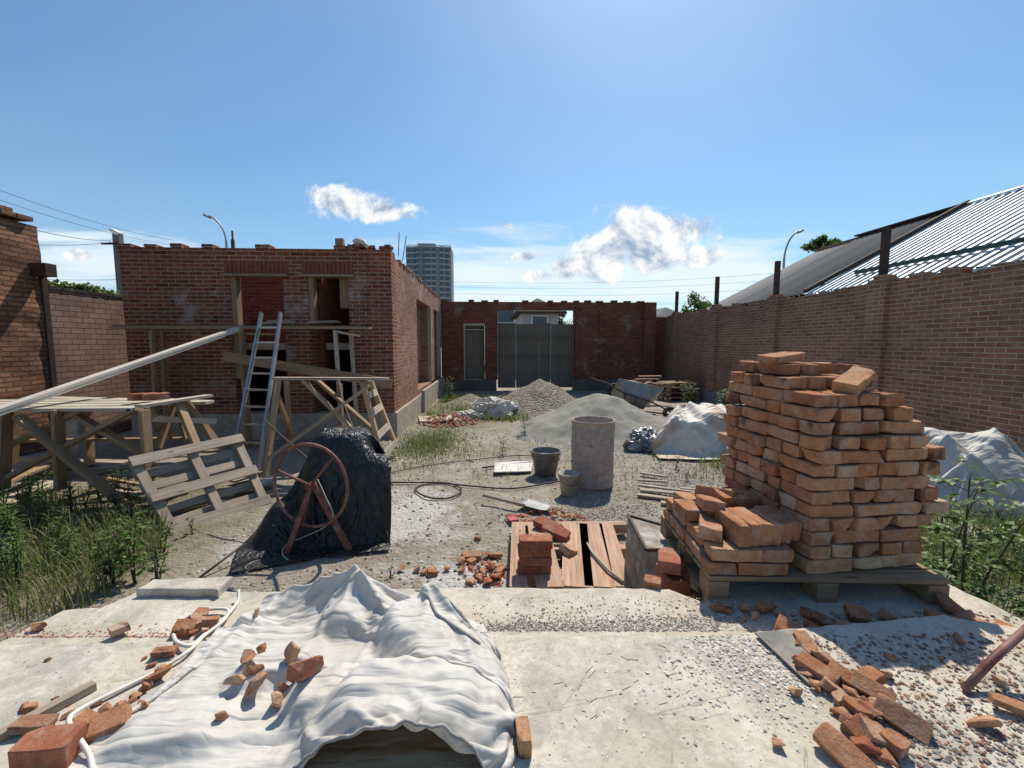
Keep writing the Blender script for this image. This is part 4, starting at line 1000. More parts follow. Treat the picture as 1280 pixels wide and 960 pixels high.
ORD = ['bottom', 'second', 'third', 'fourth', 'fifth', 'sixth', 'seventh', 'eighth', 'ninth', 'tenth', 'eleventh', 'twelfth', 'thirteenth', 'fourteenth', 'top']
NTH = ['first', 'second', 'third', 'fourth', 'fifth', 'sixth', 'seventh', 'eighth', 'ninth', 'tenth', 'eleventh', 'twelfth', 'thirteenth', 'fourteenth', 'fifteenth', 'sixteenth', 'seventeenth', 'eighteenth', 'nineteenth', 'twentieth', 'twenty first', 'twenty second', 'twenty third', 'twenty fourth', 'twenty fifth', 'twenty sixth']
def put_stack(u, v, k, along, me, half, where):
    loc = TO+trm@Vector((u+rnd.uniform(-.011, .011), v+rnd.uniform(-.011, .011), k*CH+.034+rnd.uniform(-.001, .001)))
    rz = TA+(0 if along == 'u' else math.pi/2)+rnd.gauss(0, .035)+(math.pi if rnd.random() < .5 else 0)
    put(me, loc, (rnd.gauss(0, .012)+(math.pi if rnd.random() < .4 else 0), rnd.gauss(0, .012), rz), 'half_brick' if half else 'brick', ('short' if half else 'long')+' brick, '+ORD[k]+' course of the tall stack, '+where, GT1, (rnd.uniform(.96, 1.02), rnd.uniform(.94, 1.02), rnd.uniform(.98, 1.05)))
for k in range(15):
    u0, u1, v0, v1 = foot[k]; ku = foot.get(k+1, (9, 9, 9, 9))
    hdr = rnd.random() < .5 if k > 9 else (k % 2 == 1)
    if not hdr:    # stretchers along u
        nrow = max(1, round((v1-v0)/.125))
        for r in range(nrow):
            v = v0+.06+r*(v1-v0-.12)/max(1, nrow-1)
            row = lay_row(u0+rnd.uniform(-.012, .012), u1, v, .12, k, 'u', r)
            for q, (u, L, me, hf) in enumerate(row):
                inner = 0 < r and 0 < q < len(row)-1
                covered = k < 9 or (k < 14 and ku[0] < u < ku[1]-.02 and ku[2]+.05 < v < ku[3]-.02)
                if inner and covered: continue
                wh = NTH[q]+' from left on its front face' if r == 0 else (NTH[r]+' back on its left face' if q == 0 else (NTH[r]+' back on its right face' if q == len(row)-1 else NTH[q]+' along row '+NTH[r]+' from front'))
                put_stack(u, v, k, 'u', me, hf, wh)
    else:          # headers: bricks along v
        ncol = max(1, round((u1-u0)/.125))
        for r in range(ncol):
            u = u0+.06+r*(u1-u0-.12)/max(1, ncol-1)
            row = lay_row(v0+rnd.uniform(-.012, .012), v1, u, .12, k, 'v', r)
            for q, (v, L, me, hf) in enumerate(row):
                inner = 0 < r < ncol-1 and q > 0
                covered = k < 9 or (k < 14 and ku[0]+.02 < u < ku[1]-.02 and ku[2]+.05 < v < ku[3]-.02)
                if inner and covered: continue
                wh = NTH[r]+' from left on its front face' if q == 0 else (NTH[q]+' back on its left face' if r == 0 else (NTH[q]+' back on its right face' if r == ncol-1 else NTH[r]+' along row '+NTH[q]+' from front'))
                put_stack(u, v, k, 'v', me, hf, wh)
ztop = 15*CH
put(brick_mesh('brick', .26, .13, .045, 300, .05), TO+trm@Vector((.17, .50, ztop+.028)), (.08, -.10, .3), 'brick_slab', 'thin curved broken brick lying at the very top of the tall stack')
put(FULL[3], TO+trm@Vector((.34, .16, 13*CH+.055)), (.15, -.28, .5), 'brick', 'tilted brick leaning near the top front of the tall stack')
put(HALF[1], TO+trm@Vector((.48, .32, 14*CH+.03)), (.1, .1, .5), 'half_brick', 'small brick piece on the upper right shoulder of the tall stack')
# low stack on the front left of the pallet
G2 = 'bricks of the low stack'; L2_ = 'old brick laid in the low stack beside the tall one on the pallet'
for k in range(2):
    for r in range(6):
        v = .06+r*.127
        row = lay_row(.0+.015*k, .455, v, .12, k, 'u', r) if k == 0 or r % 2 == 0 or True else []
        for q, (u, L, me, hf) in enumerate(row):
            if k == 0 and 0 < r and q > 0: continue
            put(me, pl(u, v, .133+.034+k*CH), (0, 0, PA+rnd.gauss(0, .04)), 'half_brick' if hf else 'brick', ('short' if hf else 'long')+' brick, '+('lower', 'upper')[k]+' course of the low stack, '+NTH[q]+' from left, '+NTH[r]+' row back', G2)
G3 = 'bricks standing on edge on the low stack'
for i in range(6): put(FULL[i], pl(.17+.058*i, .14+.012*i, .133+2*CH+.055), (math.pi/2+.10+rnd.gauss(0, .04), 0, PA+math.pi/2+.08), 'brick', NTH[i]+' from the left of the bricks set on edge on the low stack', G3)
G4 = 'bricks thrown loosely on the low stack'
WL = ('at the front left above the pallet edge', 'along the left edge halfway back', 'second from the left edge halfway back', 'tilted in the middle of the low stack', 'short one at the back left corner', 'crosswise at the back', 'short one against the tall stack at the back', 'highest one near the front left', 'highest one at the back', 'short one beside the row set on edge', 'highest one touching the tall stack')
for qi, (u, v, z, rx, ry, rz, me) in enumerate(((.08, .20, .30, .1, .05, 1.1, FULL[2]), (.06, .45, .30, 0, .1, 1.5, FULL[5]), (.18, .42, .305, .2, 0, 1.2, FULL[7]), (.30, .40, .31, 0, .15, .4, FULL[0]), (.10, .62, .30, .1, .1, .2, HALF[2]),
                               (.22, .60, .31, 0, .2, 1.8, FULL[4]), (.34, .58, .31, .1, 0, 1.0, HALF[4]), (.14, .36, .375, .1, .2, 1.3, FULL[8]), (.26, .52, .375, .3, .1, 2.1, FULL[6]), (.40, .30, .305, .1, .1, 1.5, HALF[0]), (.33, .45, .375, .2, .1, .1, FULL[1]))):
    put(me, pl(u, v, z), (rx, ry, rz), 'brick', 'loose brick on the low stack, '+WL[qi], G4)
# --- metal box beside the pallet
CB = thing('concrete_box', 'crusty grey mortar box standing between the boards and the brick pallet', 'box', P(800, 725, 0))
a_, b2, c_, d_ = P(779, 733, .0), P(846, 738, .0), P(846, 690, 0), P(792, 690, 0)
tA, tB, tC, tD = PY(786, 646, 3.25), PY(843, 662, 2.9), PY(846, 690, 2.5), PY(806, 690, 2.55)
mb = MB(); e1 = PY(777, 728, 2.75); e2 = PY(838, 735, 2.5); e3 = PY(845, 700, 2.95); e4 = PY(788, 700, 3.3)
V = [Vector((1.00, 2.62, 0)), Vector((1.42, 2.50, 0)), Vector((1.50, 3.10, 0)), Vector((1.05, 3.22, 0)),
     PY(808, 688, 2.62), PY(868, 688, 2.45), PY(846, 662, 3.0), PY(785, 645, 3.15)]
mb.add(V, [(3, 2, 1, 0), (0, 1, 5, 4), (1, 2, 6, 5), (2, 3, 7, 6), (3, 0, 4, 7), (4, 5, 6, 7)]); mb.build('body', M['oldconc'], CB)
mb = MB()
for a, b_ in ((4, 5), (5, 6), (6, 7), (7, 4)): mb.beam(V[a]+Vector((0, 0, .004)), V[b_]+Vector((0, 0, .004)), .018, .018)
mb.build('rim', M['darksteel'], CB)
for i, (px, py, z) in enumerate(((828, 700, .35), (832, 722, .25), (838, 738, .12))):
    put(REDF[i % 3], PY(px+8, py, 2.35), (.1*i, .1, 1.2+.3*i), 'brick', ('upper', 'middle', 'lowest')[i]+' red brick wedged between the grey box and the brick pallet', 'bricks wedged beside the grey box')

# --- pallet of broad boards with four bricks -------------------------------------------------
BP = thing('board_pallet', 'low pallet of broad reddish boards on the ground beyond the slab', 'pallet', P(705, 700, 0))
def board(name, pts, w, th, z, mat, parent):
    a, b_ = pts; p0 = P(a[0], a[1], z); p1 = P(b_[0], b_[1], z); return MB().beam(p0, p1, w, th).build(name, mat, parent)
for px0, px1, w in ((650, 648, .13), (690, 672, .20), (722, 719, .23), (750, 738, .22), (780, 757, .13)):
    board('board', ((px0-2 if px0 < 700 else px0, 735), (px1, 655)), w, .022, .135, M['woodred'], BP)
for py in (722, 690, 660): board('bearer', ((640, py), (782, py-1)), .09, .09, .07, M['woodred'], BP)
sp = P(668, 716, .146)
P4 = ('lowest', 'second lowest', 'third', 'topmost')
for i, (dx, dz, rz) in enumerate(((0, .034, .02), (.01, .101, -.03), (.0, .168, .03), (.012, .235, 0))):
    put(REDF[i % 3], sp+Vector((dx, .03, dz)), (0, 0, rz), 'brick', P4[i]+' red brick of the small pile of four on the board pallet', 'four piled red bricks')
put(HALF[2], P(681, 676, .18)+Vector((0, 0, .02)), (0, 0, .3), 'half_brick', 'half red brick behind the four piled bricks on the board pallet')
put(REDF[0], P(695, 664, .20), (.3, .2, -.5), 'brick', 'red brick leaning across the far end of the board pallet')
put(REDF[1], P(684, 656, .19), (.2, .1, -.7), 'brick', 'second red brick overlapping at the far end of the board pallet')
put(HALF[0], P(711, 688, .165), (.2, .5, .6), 'half_brick', 'single half brick between two broad boards of the pallet')
tag(MB().tube([P(722, 652, .16), PY(726, 665, 4.0), P(740, 690, .17), P(760, 712, .17), P(779, 728, .16)], .012, 6).build('stick', M['woodtan']), 'thin curved pale stick lying across the broad board pallet', 'stick')

# --- drum and buckets --------------------------------------------------------------------------
dc = P(740, 604, 0); r_ = .285
DRM = thing('barrel', 'tall open cement crusted steel barrel standing in the middle of the yard', 'barrel', dc)
prof = [(r_, 0), (r_, .02)]
for i in range(1, 25): prof.append((r_-.0+.004*math.sin(i*1.9)*(i % 3 == 0), .02+i*.035))
prof += [(r_+.008, .86), (r_+.008, .885), (r_-.006, .885), (r_-.012, .86), (r_-.014, .3), (0, .3)]
o = MB().lathe(prof, dc, 40).build('barrel_body', M['drum'], DRM)
for v in o.data.vertices: v.co += Vector((v.co.x, v.co.y, 0)).normalized()*.006*noise.noise(v.co*5)
for z in (.30, .58): MB().lathe([(r_+.001, z-.014), (r_+.009, z-.006), (r_+.009, z+.006), (r_+.001, z+.014)], dc, 40).build('hoop', M['drum'], DRM)
def bucket(c, r1, r0, h, mat, label, fill, tilt=0):
    t_ = thing('bucket', label, 'bucket', c)
    MB().lathe([(0, .004), (r0, 0), (r1, h), (r1+.012, h-.006), (r1+.014, h+.012), (r1-.006, h+.012), (r1-.008, h-.01), (r0+(r1-r0)*.8, h*.8), (0, h*.8 if fill else .02)] if fill else
             [(0, .004), (r0, 0), (r1, h), (r1+.008, h-.004), (r1+.01, h+.010), (r1-.005, h+.010), (r0-.005, .02), (0, .02)], c, 36).build('tub', mat, t_)
    pts = [c+Vector((math.cos(a)*(r1+.012), -abs(math.sin(a))*.03-.0, h-.01-math.sin(a)*.10)) for a in np.linspace(0, math.pi, 12)]
    MB().tube([p+Vector((0, -math.sin(a)*r1*1.0, 0)) for p, a in zip(pts, np.linspace(0, math.pi, 12))], .004, 5).build('handle', M['rebar'], t_); return t_
bucket(P(682, 592, 0), .215, .15, .34, M['bucketblack'], 'large black cement crusted tub left of the tall barrel', True)
bucket(P(711, 618, 0), .128, .10, .27, M['bucketgrey'], 'small beige bucket standing in front of the barrel', False)
# --- white board, cable, shovel, glove
p = [P(617, 591, .02), P(664, 590, .02), P(666, 577, .02), P(619, 579, .02)]
mb = MB(); mb.add(p+[q+Vector((0, 0, .015)) for q in p], [(3, 2, 1, 0), (4, 5, 6, 7), (0, 1, 5, 4), (1, 2, 6, 5), (2, 3, 7, 6), (3, 0, 4, 7)]); tag(mb.build('board', M['panel']), 'rectangular white board lying flat beside the black tub', 'board')
def smooth_path(pts, n=8):
    pts = [Vector(p) for p in pts]; out = []
    for i in range(len(pts)-1):
        p0 = pts[max(0, i-1)]; p1 = pts[i]; p2 = pts[i+1]; p3 = pts[min(len(pts)-1, i+2)]
        for k in range(n):
            t_ = k/n; out.append(.5*((2*p1)+(-p0+p2)*t_+(2*p0-5*p1+4*p2-p3)*t_*t_+(-p0+3*p1-3*p2+p3)*t_**3))
    out.append(pts[-1]); return out
def gp_(l, z=.02): return [Vector((P(a, b_, z).x, P(a, b_, z).y, z+gz(P(a, b_, 0).x, P(a, b_, 0).y)+.0)) for a, b_ in l]
tag(MB().tube(smooth_path(gp_([(484, 604), (520, 603), (560, 602), (577, 612), (560, 621), (535, 621), (519, 612), (530, 605), (560, 603), (590, 606), (640, 609), (690, 602), (702, 600)], .03)), .011, 6).build('hose', M['hoseblack']),
    'black hose with one loop lying from the tarp to the small bucket', 'hose')
tag(MB().tube(smooth_path(gp_([(484, 592), (515, 584), (560, 577), (610, 571), (650, 568), (672, 570)], .025)), .008, 6).build('cable', M['hoseblack']), 'thin dark cable curving from the tarp behind the black tub', 'cable')
tag(MB().tube(smooth_path(gp_([(603, 583), (625, 580), (665, 577)], .04)), .016, 6).build('pipe_piece', M['hoseblack']), 'short dark pipe piece along the far edge of the white board', 'pipe')
SH = thing('shovel', 'shovel lying on the ground with grey blade and dark shaft', 'shovel', P(640, 628, 0))
MB().tube([P(604, 619, .09), P(628, 625, .08), P(656, 632, .05)], [.02, .018, .02], 8).build('shaft', M['woodgrey'], SH)
a = P(652, 629, .03); b_ = P(684, 636, .03); d = (b_-a).normalized(); s_ = Vector((-d.y, d.x, 0)); co = np.zeros((9, 7, 3))
for j in range(9):
    for i in range(7):
        t_ = j/8; w = (.11 if t_ < .65 else .11*math.sqrt(max(.02, 1-((t_-.65)/.35)**2)))*(i/3-1); q = a.lerp(b_, t_*1.15)+s_*w; co[j, i] = (q.x, q.y, .05-.02*t_+.35*w*w*8*.3)
mb = MB(); mb.grid(co); o = mb.build('blade', M['galv'], SH); sm_ = o.modifiers.new('thick', 'SOLIDIFY'); sm_.thickness = .004
GL = P(641, 650, .02); mb = MB(); mb.box(GL+Vector((0, 0, .012)), (.10, .11, .022), Matrix.Rotation(.3, 3, 'Z'))
G_ = mb.build('glove', M['glove']); tag(G_, 'red rubber glove lying flat near the board pallet', 'glove')
for i in range(5): MB().tube([GL+Vector((-.05+.024*i, .04, .015)), GL+Vector((-.065+.032*i, .10-abs(i-2)*.01, .02)), GL+Vector((-.075+.038*i, .135-abs(i-2)*.014, .012))], [.012, .012, .009], 6).build('finger', M['glove'], G_)

# --- slats on the ground right of the barrel
GS = 'weathered slats on the gravel'
for i, (a, b_, w) in enumerate((((800, 591), (835, 596), .05), ((797, 600), (834, 602), .05), ((797, 606), (868, 615), .06), ((800, 612), (905, 622), .09), ((797, 618), (908, 633), .08), ((826, 628), (890, 636), .08), ((850, 610), (905, 616), .06))):
    tag(MB().beam(P(a[0], a[1], .03), P(b_[0], b_[1], .035), w, .022).build('slat_board', M['woodgrey']),
        ('shortest narrow slat, farthest of those lying right of the barrel', 'second farthest short slat right of the barrel', 'thin slat lying third from the back right of the barrel', 'broad long slat in the middle of those right of the barrel', 'long slat lying just in front of the broad one right of the barrel', 'nearest slat to the bricks of those right of the barrel', 'short slat by the weeds left of the tall brick stack')[i], 'slat', GS)
# --- wooden plate and red rubble pile left of the crumpled bag
tag(MB().beam(P(524, 524, .05), P(574, 522, .05), .75, .03).build('plywood_sheet', M['woodtan']), 'flat tan plywood sheet lying before the small red rubble pile', 'board')
def rubble(name, c, rx, ry, h, n, label, mats, smin, smax, seed, kind='stuff', zf=None):
    rr = random.Random(seed); mb = MB()
    for _ in range(n):
        a = rr.uniform(0, 6.283); q = math.sqrt(rr.random()); x = c[0]+math.cos(a)*q*rx; y = c[1]+math.sin(a)*q*ry
        z = (gz(x, y) if zf is None else zf(x, y))+h*max(0, 1-q)*rr.random(); s = rr.uniform(smin, smax); pebble(mb, (x, y, z), s, rr)
    o = mb.build(name, mats); tag(o, label, 'rubble', None, kind); return o
OCT = [(1, 0, 0), (-1, 0, 0), (0, 1, 0), (0, -1, 0), (0, 0, 1), (0, 0, -1)]; OF = [(0, 2, 4), (2, 1, 4), (1, 3, 4), (3, 0, 4), (2, 0, 5), (1, 2, 5), (3, 1, 5), (0, 3, 5)]
def pebble(mb, c, s, rr, flat=.6):
    Rm = Euler((rr.uniform(-.5, .5), rr.uniform(-.5, .5), rr.uniform(0, 6.3))).to_matrix(); o = len(mb.v); c = Vector(c)
    for v in OCT: mb.v.append(c+Rm@Vector((v[0]*s*rr.uniform(.6, 1.2), v[1]*s*rr.uniform(.5, 1.0), v[2]*s*flat*rr.uniform(.5, 1.1))))
    for f in OF: mb.face([i+o for i in f], [(0, 0), (.1, 0), (0, .1)])
rubble('brick_rubble', (-1.0, 10.6), .75, .8, .28, 420, 'heap of small red brick rubble beside the brick house plinth', M['redchip'], .03, .07, 1)
# crumpled bags
def crumple(name, c, r, mat, label, cat, seed, amp=.3, sub=5, f=3.2, grp=None):
    bm = bmesh.new(); bmesh.ops.create_icosphere(bm, subdivisions=sub, radius=1)
    for v in bm.verts:
        p = v.co.copy(); q = p*f+Vector((seed*3.1, 0, 0)); wv = Vector([noise.noise(q*.7+Vector((i*5, 0, 0))) for i in range(3)])
        d = (abs(noise.noise(q+wv))+.5*abs(noise.noise(q*2.2+wv*2))+.28*abs(noise.noise(q*4.6)))*2-.75
        d2 = noise.noise(p*1.3+Vector((seed, 2, 2)))
        p = p*(1-amp*d+.35*d2)
        v.co = Vector((p.x*r[0], p.y*r[1], max(-.05, p.z+.35)*r[2]))
    me = bpy.data.meshes.new(name); bm.to_mesh(me); bm.free(); me.materials.append(mat); me.polygons.foreach_set('use_smooth', [True]*len(me.polygons))
    o = bpy.data.objects.new(name, me); COL.objects.link(o); o.location = c; return tag(o, label, cat, grp)
crumple('crumpled_bag', P(617, 522, 0)+Vector((0, .3, 0)), (.62, .42, .34), M['bag'], 'crumpled white construction bag in front of the gravel pile', 'bag', 4, .26, 6, 2.1)
crumple('crumpled_bag', P(585, 524, 0)+Vector((0, .2, -.03)), (.42, .28, .16), M['bag'], 'flat crumpled grey white sack at left of the crumpled bag', 'sack', 5, .26, 6, 2.3)
crumple('foil_bundle', P(815, 562, 0)+Vector((-.05, .15, 0)), (.36, .26, .24), M['foil'], 'crumpled shiny black and silver plastic film beside the bag heap', 'plastic film', 8, .34, 5, 2.6)
crumple('dirt_clod', P(649, 520, 0)+Vector((0, .1, 0)), (.16, .10, .09), M['darksteel'], 'dark crumpled lump at the left foot of the sand pile', 'lump', 9, .4, 4)

# --- wheelbarrow, tilted on the sand, beside the sand pile --------------------------------------
wb = P(795, 517, 0); WB = thing('wheelbarrow', 'grey metal wheelbarrow tipped on its side against the sand pile', 'wheelbarrow', wb)
wr = Euler((R(-38), R(12), R(-6))).to_matrix(); wo = wb+Vector((-.08, -.1, .36))
def W_(x, y, z): return wo+wr@Vector((x, y, z))
mb = MB(); tw = [(-.42, -.30, .16), (.52, -.27, .20), (.52, .27, .20), (-.42, .30, .16)]; bw_ = [(-.28, -.2, -.12), (.25, -.17, -.14), (.25, .17, -.14), (-.28, .2, -.12)]
V = [W_(*p) for p in tw]+[W_(*p) for p in bw_]; mb.add(V, [(0, 4, 5, 1), (1, 5, 6, 2), (2, 6, 7, 3), (3, 7, 4, 0), (4, 7, 6, 5)])
o = mb.build('tray', M['galv'], WB); s_ = o.modifiers.new('t', 'SOLIDIFY'); s_.thickness = .006
MB().tube([W_(*p) for p in tw], .011, 6, closed=True).build('rim', M['galv'], WB)
for s in (-1, 1):
    MB().tube([W_(.75, s*.05, -.2), W_(.3, s*.2, -.16), W_(-.3, s*.26, -.13), W_(-.62, s*.28, .0), W_(-1.0, s*.29, .04)], .015, 6).build('handle', M['darksteel'], WB)
    MB().tube([W_(-.25, s*.24, -.14), W_(-.32, s*.24, -.42), W_(-.12, s*.24, -.42), W_(.0, s*.22, -.14)], .013, 6).build('leg', M['darksteel'], WB)
wc = W_(.78, 0, -.22); wm_ = wr@Matrix.Rotation(math.pi/2, 3, 'X')
wl_ = MB().lathe([(.10, -.02), (.16, -.035), (.185, 0), (.16, .035), (.10, .02), (.10, -.02)], wc, 24, wm_).build('wheel', M['rubber'], WB)
WB.scale = (1.3, 1.3, 1.3)
# --- brick-laden cart with wheel and wooden pallets behind the wheelbarrow
CT = thing('handcart', 'rusty two wheeled cart loaded with boards behind the wheelbarrow', 'cart', P(805, 508, 0)+Vector((0, .4, 0)))
cc = P(808, 505, 0); cc = Vector((cc.x, cc.y, 0))
whl = cc+Vector((-.0, -.15, .42))
MB().lathe([(.16, -.05), (.27, -.07), (.31, 0), (.27, .07), (.16, .05), (.16, -.05)], whl, 28, Matrix.Rotation(math.pi/2, 3, 'X')@Matrix.Rotation(.3, 3, 'Y')).build('tyre', M['rust'], CT)
MB().lathe([(.0, -.03), (.15, -.03), (.15, .03), (0, .03)], whl, 20, Matrix.Rotation(math.pi/2, 3, 'X')@Matrix.Rotation(.3, 3, 'Y')).build('rim', M['darksteel'], CT)
MB().lathe([(.1, -.05), (.2, -.06), (.24, 0), (.2, .06), (.1, .05), (.1, -.05)], cc+Vector((-.95, .4, .4)), 24, Matrix.Rotation(math.pi/2, 3, 'X')).build('tyre', M['rubber'], CT)
mb = MB(); mb.tube([cc+Vector((-1.1, .2, .5)), cc+Vector((-.3, .1, .62)), cc+Vector((.5, .1, .55))], .03, 6); mb.tube([cc+Vector((-.6, .2, .62)), cc+Vector((-.9, -.2, .25)), cc+Vector((-.6, -.4, .05))], .022, 6); mb.tube([cc+Vector((.3, 0, .6)), cc+Vector((.7, -.3, .1))], .022, 6); mb.build('frame', M['darksteel'], CT)
for i, (x, y, z, L, rz) in enumerate(((-.25, .1, .72, .9, .12), (.05, .15, .78, .8, .2), (.2, .3, .86, .75, .1), (-.4, .0, .70, .5, .4), (.35, -.1, .66, .7, -.05))):
    tag(MB().box(cc+Vector((x, y, z)), (L, .16, .04), Matrix.Rotation(rz, 3, 'Z')).build('board', M['woodred']), ('long board', 'second long board', 'uppermost board', 'short board', 'board overhanging at right')[i]+' loaded on the rusty cart behind the wheelbarrow', 'board', 'boards on the cart')
PB = P(838, 500, 0)
for k in range(4):
    t_ = pallet('pallet', ('lowest', 'second lowest', 'third', 'topmost')[k]+' pallet of the stack near the far fence corner', Vector((PB.x-.25+.03*k, PB.y-.3, .16*k)), Matrix.Rotation(.08+.04*k, 3, 'Z'), 1.15, .8, M['woodbrown'], M['woodbrown'], 6, .10, True, 'pallets stacked by the fence')

# --- trestles and scaffold -----------------------------------------------------------------------
TB = thing('trestle_table', 'long wooden trestle bench with crossed braces on the left', 'trestle', (-4.7, 5.3, 0))
def bp(name, a, b_, w=.11, h=.04, mat='wood', par=None, up=(0, 1, 0)): return MB().beam(a, b_, w, h, up).build(name, M[mat], par)
YF, YK = 4.9, 5.75
for px, pe in ((72, 76), (8, 4)): bp('leg', PY(px, 512, YF), PY(pe, 612, YF+.02), .04, .12, 'woodbrown', TB)
bp('leg', PY(180, 512, YF), PY(187, 600, YF+.02), .04, .12, 'woodbrown', TB)
bp('brace', PY(22, 520, YF-.05), PY(166, 640, YF-.05), .045, .11, 'woodbrown', TB)
bp('brace', PY(168, 512, YF+.05), PY(0, 602, YF+.05), .045, .11, 'woodbrown', TB)
bp('brace', PY(84, 512, YF+.10), PY(185, 572, YF+.10), .045, .10, 'woodbrown', TB)
bp('brace', PY(105, 512, YF+.09), PY(-20, 572, YF+.09), .045, .10, 'woodbrown', TB)
for px, pe in ((222, 243), (20, 15), (110, 112)): bp('leg', PY(px, 504, YK), PY(pe, 580, YK), .04, .12, 'woodbrown', TB)
bp('leg', PY(222, 500, 5.4), PY(247, 560, 5.2), .04, .11, 'woodbrown', TB); bp('leg', PY(230, 500, 5.5), PY(270, 552, 5.9), .04, .11, 'woodbrown', TB)
bp('leg', PY(216, 506, 5.6), PY(198, 560, 5.3), .04, .10, 'woodbrown', TB)
bp('brace', PY(185, 515, YF+.1), PY(215, 545, YK), .03, .10, 'woodbrown', TB)
bp('rail', PY(185, 523, YF+.2), PY(270, 527, YK+.1), .03, .07, 'woodtan', TB, (0, 0, 1)); bp('rail', PY(0, 551, YK), PY(240, 548, YK), .03, .08, 'woodbrown', TB)
zd = 1.185
for i in range(4):
    y = 4.98+.19*i; x0, x1 = PY(-10, 505, y).x-.25*i, -3.92+.02*(i == 2)+.12*(i > 1)
    MB().beam((x0, y, zd+.004*i), (x1, y, zd+.004*i), .17, .035).build('top_board', M['woodtan'], TB)
MB().beam((-5.6, 5.78, zd+.02), PY(262, 503, 5.78), .2, .035).build('top_board', M['woodtan'], TB)
mb = MB().beam((-3.86, 4.92, zd+.035), (-3.62, 5.75, zd+.05), .12, .03).build('top_board', M['woodtan'], TB)
for i, (px, rz) in enumerate(((177, .1), (193, -.12))):
    q = P(px, 503, zd+.03); put(REDF[i], Vector((q.x, q.y+.02, zd+.035+.034+.03)), (math.pi/2 if False else 0, 0, rz+1.0), 'brick', ('left', 'right')[i]+' red brick of the two lying on the trestle bench top', 'bricks on the trestle bench', (1, 1, 1.2))
LBm = thing('long_beam', 'long pale plank sloping from the trestle bench up to the scaffold', 'plank', (-5, 4.9, 1.2))
e0 = Vector((-5.0, 4.9, 1.30)); e1 = PY(300, 409, 8.15); dd = (e1-e0).normalized(); s0 = e0-dd*2.6
MB().beam(s0, e1, .115, .034).build('top_plank', M['woodpale'], LBm); MB().beam(s0+Vector((.0, 0, -.038)), e1+Vector((.0, 0, -.038)), .105, .034).build('under_plank', M['woodpale'], LBm)
# leaning grey pallet
LP = thing('grey_pallet', 'weathered grey pallet leaning against the trestle bench', 'pallet', P(270, 650, 0))
bl, br = P(217, 668, 0), P(338, 630, 0); tl = PY(163, 573, 4.55); tr = PY(299, 544, 5.6)
def lp(u, v): return (bl.lerp(br, u)).lerp(tl.lerp(tr, u), v)
nrm = (br-bl).cross(tl-bl).normalized()
if nrm.y > 0: nrm = -nrm
for u in (.03, .5, .97): MB().beam(lp(u, 0)-nrm*.045, lp(u, 1)-nrm*.045, .09, .045, up=(br-bl).normalized().cross(tl-bl)).build('stringer', M['woodgrey'], LP)
for v in (.95, .48, .06): MB().beam(lp(-.02, v)+nrm*.0+nrm*.014, lp(1.02, v)+nrm*.014, .11, .024, up=nrm).build('slat', M['woodgrey'], LP)
for v in (.82, .66, .52, .34, .18, .04): MB().beam(lp(-.01, v)-nrm*.105, lp(1.01, v)-nrm*.105, .09, .024, up=nrm).build('slat', M['woodgrey'], LP)
# planks and scraps on the ground under the bench
GP = 'scrap planks on the ground under the bench'
labs = ['pale scrap plank closest to the left frame edge under the bench', 'dark scrap plank with bright edge crossing under the bench braces', 'broad flat scrap board near the left weeds', 'long scrap plank behind the bench legs', 'short scrap plank by the foot of the front brace', 'grey scrap plank beside the leaning pallet', 'thin scrap stick lying behind the leaning pallet', 'tan scrap board poking out right of the leaning pallet', 'small scrap board at the ladder foot', 'straight scrap batten along the house plinth']
for i, (a, b_, w, z, mt) in enumerate((((0, 590), (52, 588), .2, .08, 'woodtan'), ((0, 606), (62, 580), .14, .14, 'woodbrown'), ((0, 632), (65, 602), .25, .05, 'woodtan'), ((20, 573), (160, 578), .16, .2, 'woodgrey'), ((100, 592), (162, 580), .13, .06, 'woodgrey'),
        ((140, 610), (175, 618), .1, .05, 'woodgrey'), ((130, 597), (175, 606), .05, .12, 'woodbrown'), ((300, 612), (345, 596), .22, .10, 'woodtan'), ((290, 602), (325, 590), .12, .05, 'woodgrey'), ((180, 568), (290, 562), .09, .05, 'woodgrey'))):
    tag(MB().beam(P(a[0], a[1], z), P(b_[0], b_[1], z+.02), w, .03).build('scrap_plank', M[mt]), labs[i], 'plank', GP)
tag(MB().box(PY(96, 535, 6.9)-Vector((0, 0, .2)), (.28, .3, .8)).build('concrete_post', M['galv']), 'bluish grey block standing in the dark behind the bench', 'block')

# centre trestle
CTb = thing('sawhorse', 'raw wooden trestle with crossed braces standing before the brick house', 'trestle', P(400, 585, 0))
bp('leg', PY(348, 474, 6.25), P(332, 596, 0), .05, .11, 'wood', CTb)
bp('brace', PY(337, 572, 6.2), PY(462, 482, 6.3), .04, .11, 'wood', CTb)
bp('brace', PY(378, 474, 6.3), PY(473, 570, 6.55), .04, .10, 'wood', CTb)
bp('brace', PY(395, 474, 7.0), PY(470, 540, 7.0), .04, .12, 'woodbrown', CTb)
bp('leg', PY(358, 476, 7.1), PY(363, 560, 7.1), .05, .10, 'woodbrown', CTb); bp('brace', PY(345, 490, 6.4), PY(366, 545, 7.0), .04, .08, 'woodbrown', CTb)
bp('leg', PY(425, 480, 7.1), PY(428, 560, 7.1), .05, .10, 'woodbrown', CTb)
for i in range(3): MB().beam(PY(343, 473, 6.25+.17*i), PY(482+2*i, 473.5, 6.45+.2*i), .16, .035).build('top_board', M['woodgrey'], CTb)
n0, n1 = PY(453, 477, 6.35), P(480, 580, 0.0); f0, f1 = PY(463, 475, 7.0), PY(496, 560, 7.35)
bp('end_leg', n0, n1, .06, .09, 'wood', CTb); bp('end_leg', f0, f1, .06, .09, 'wood', CTb)
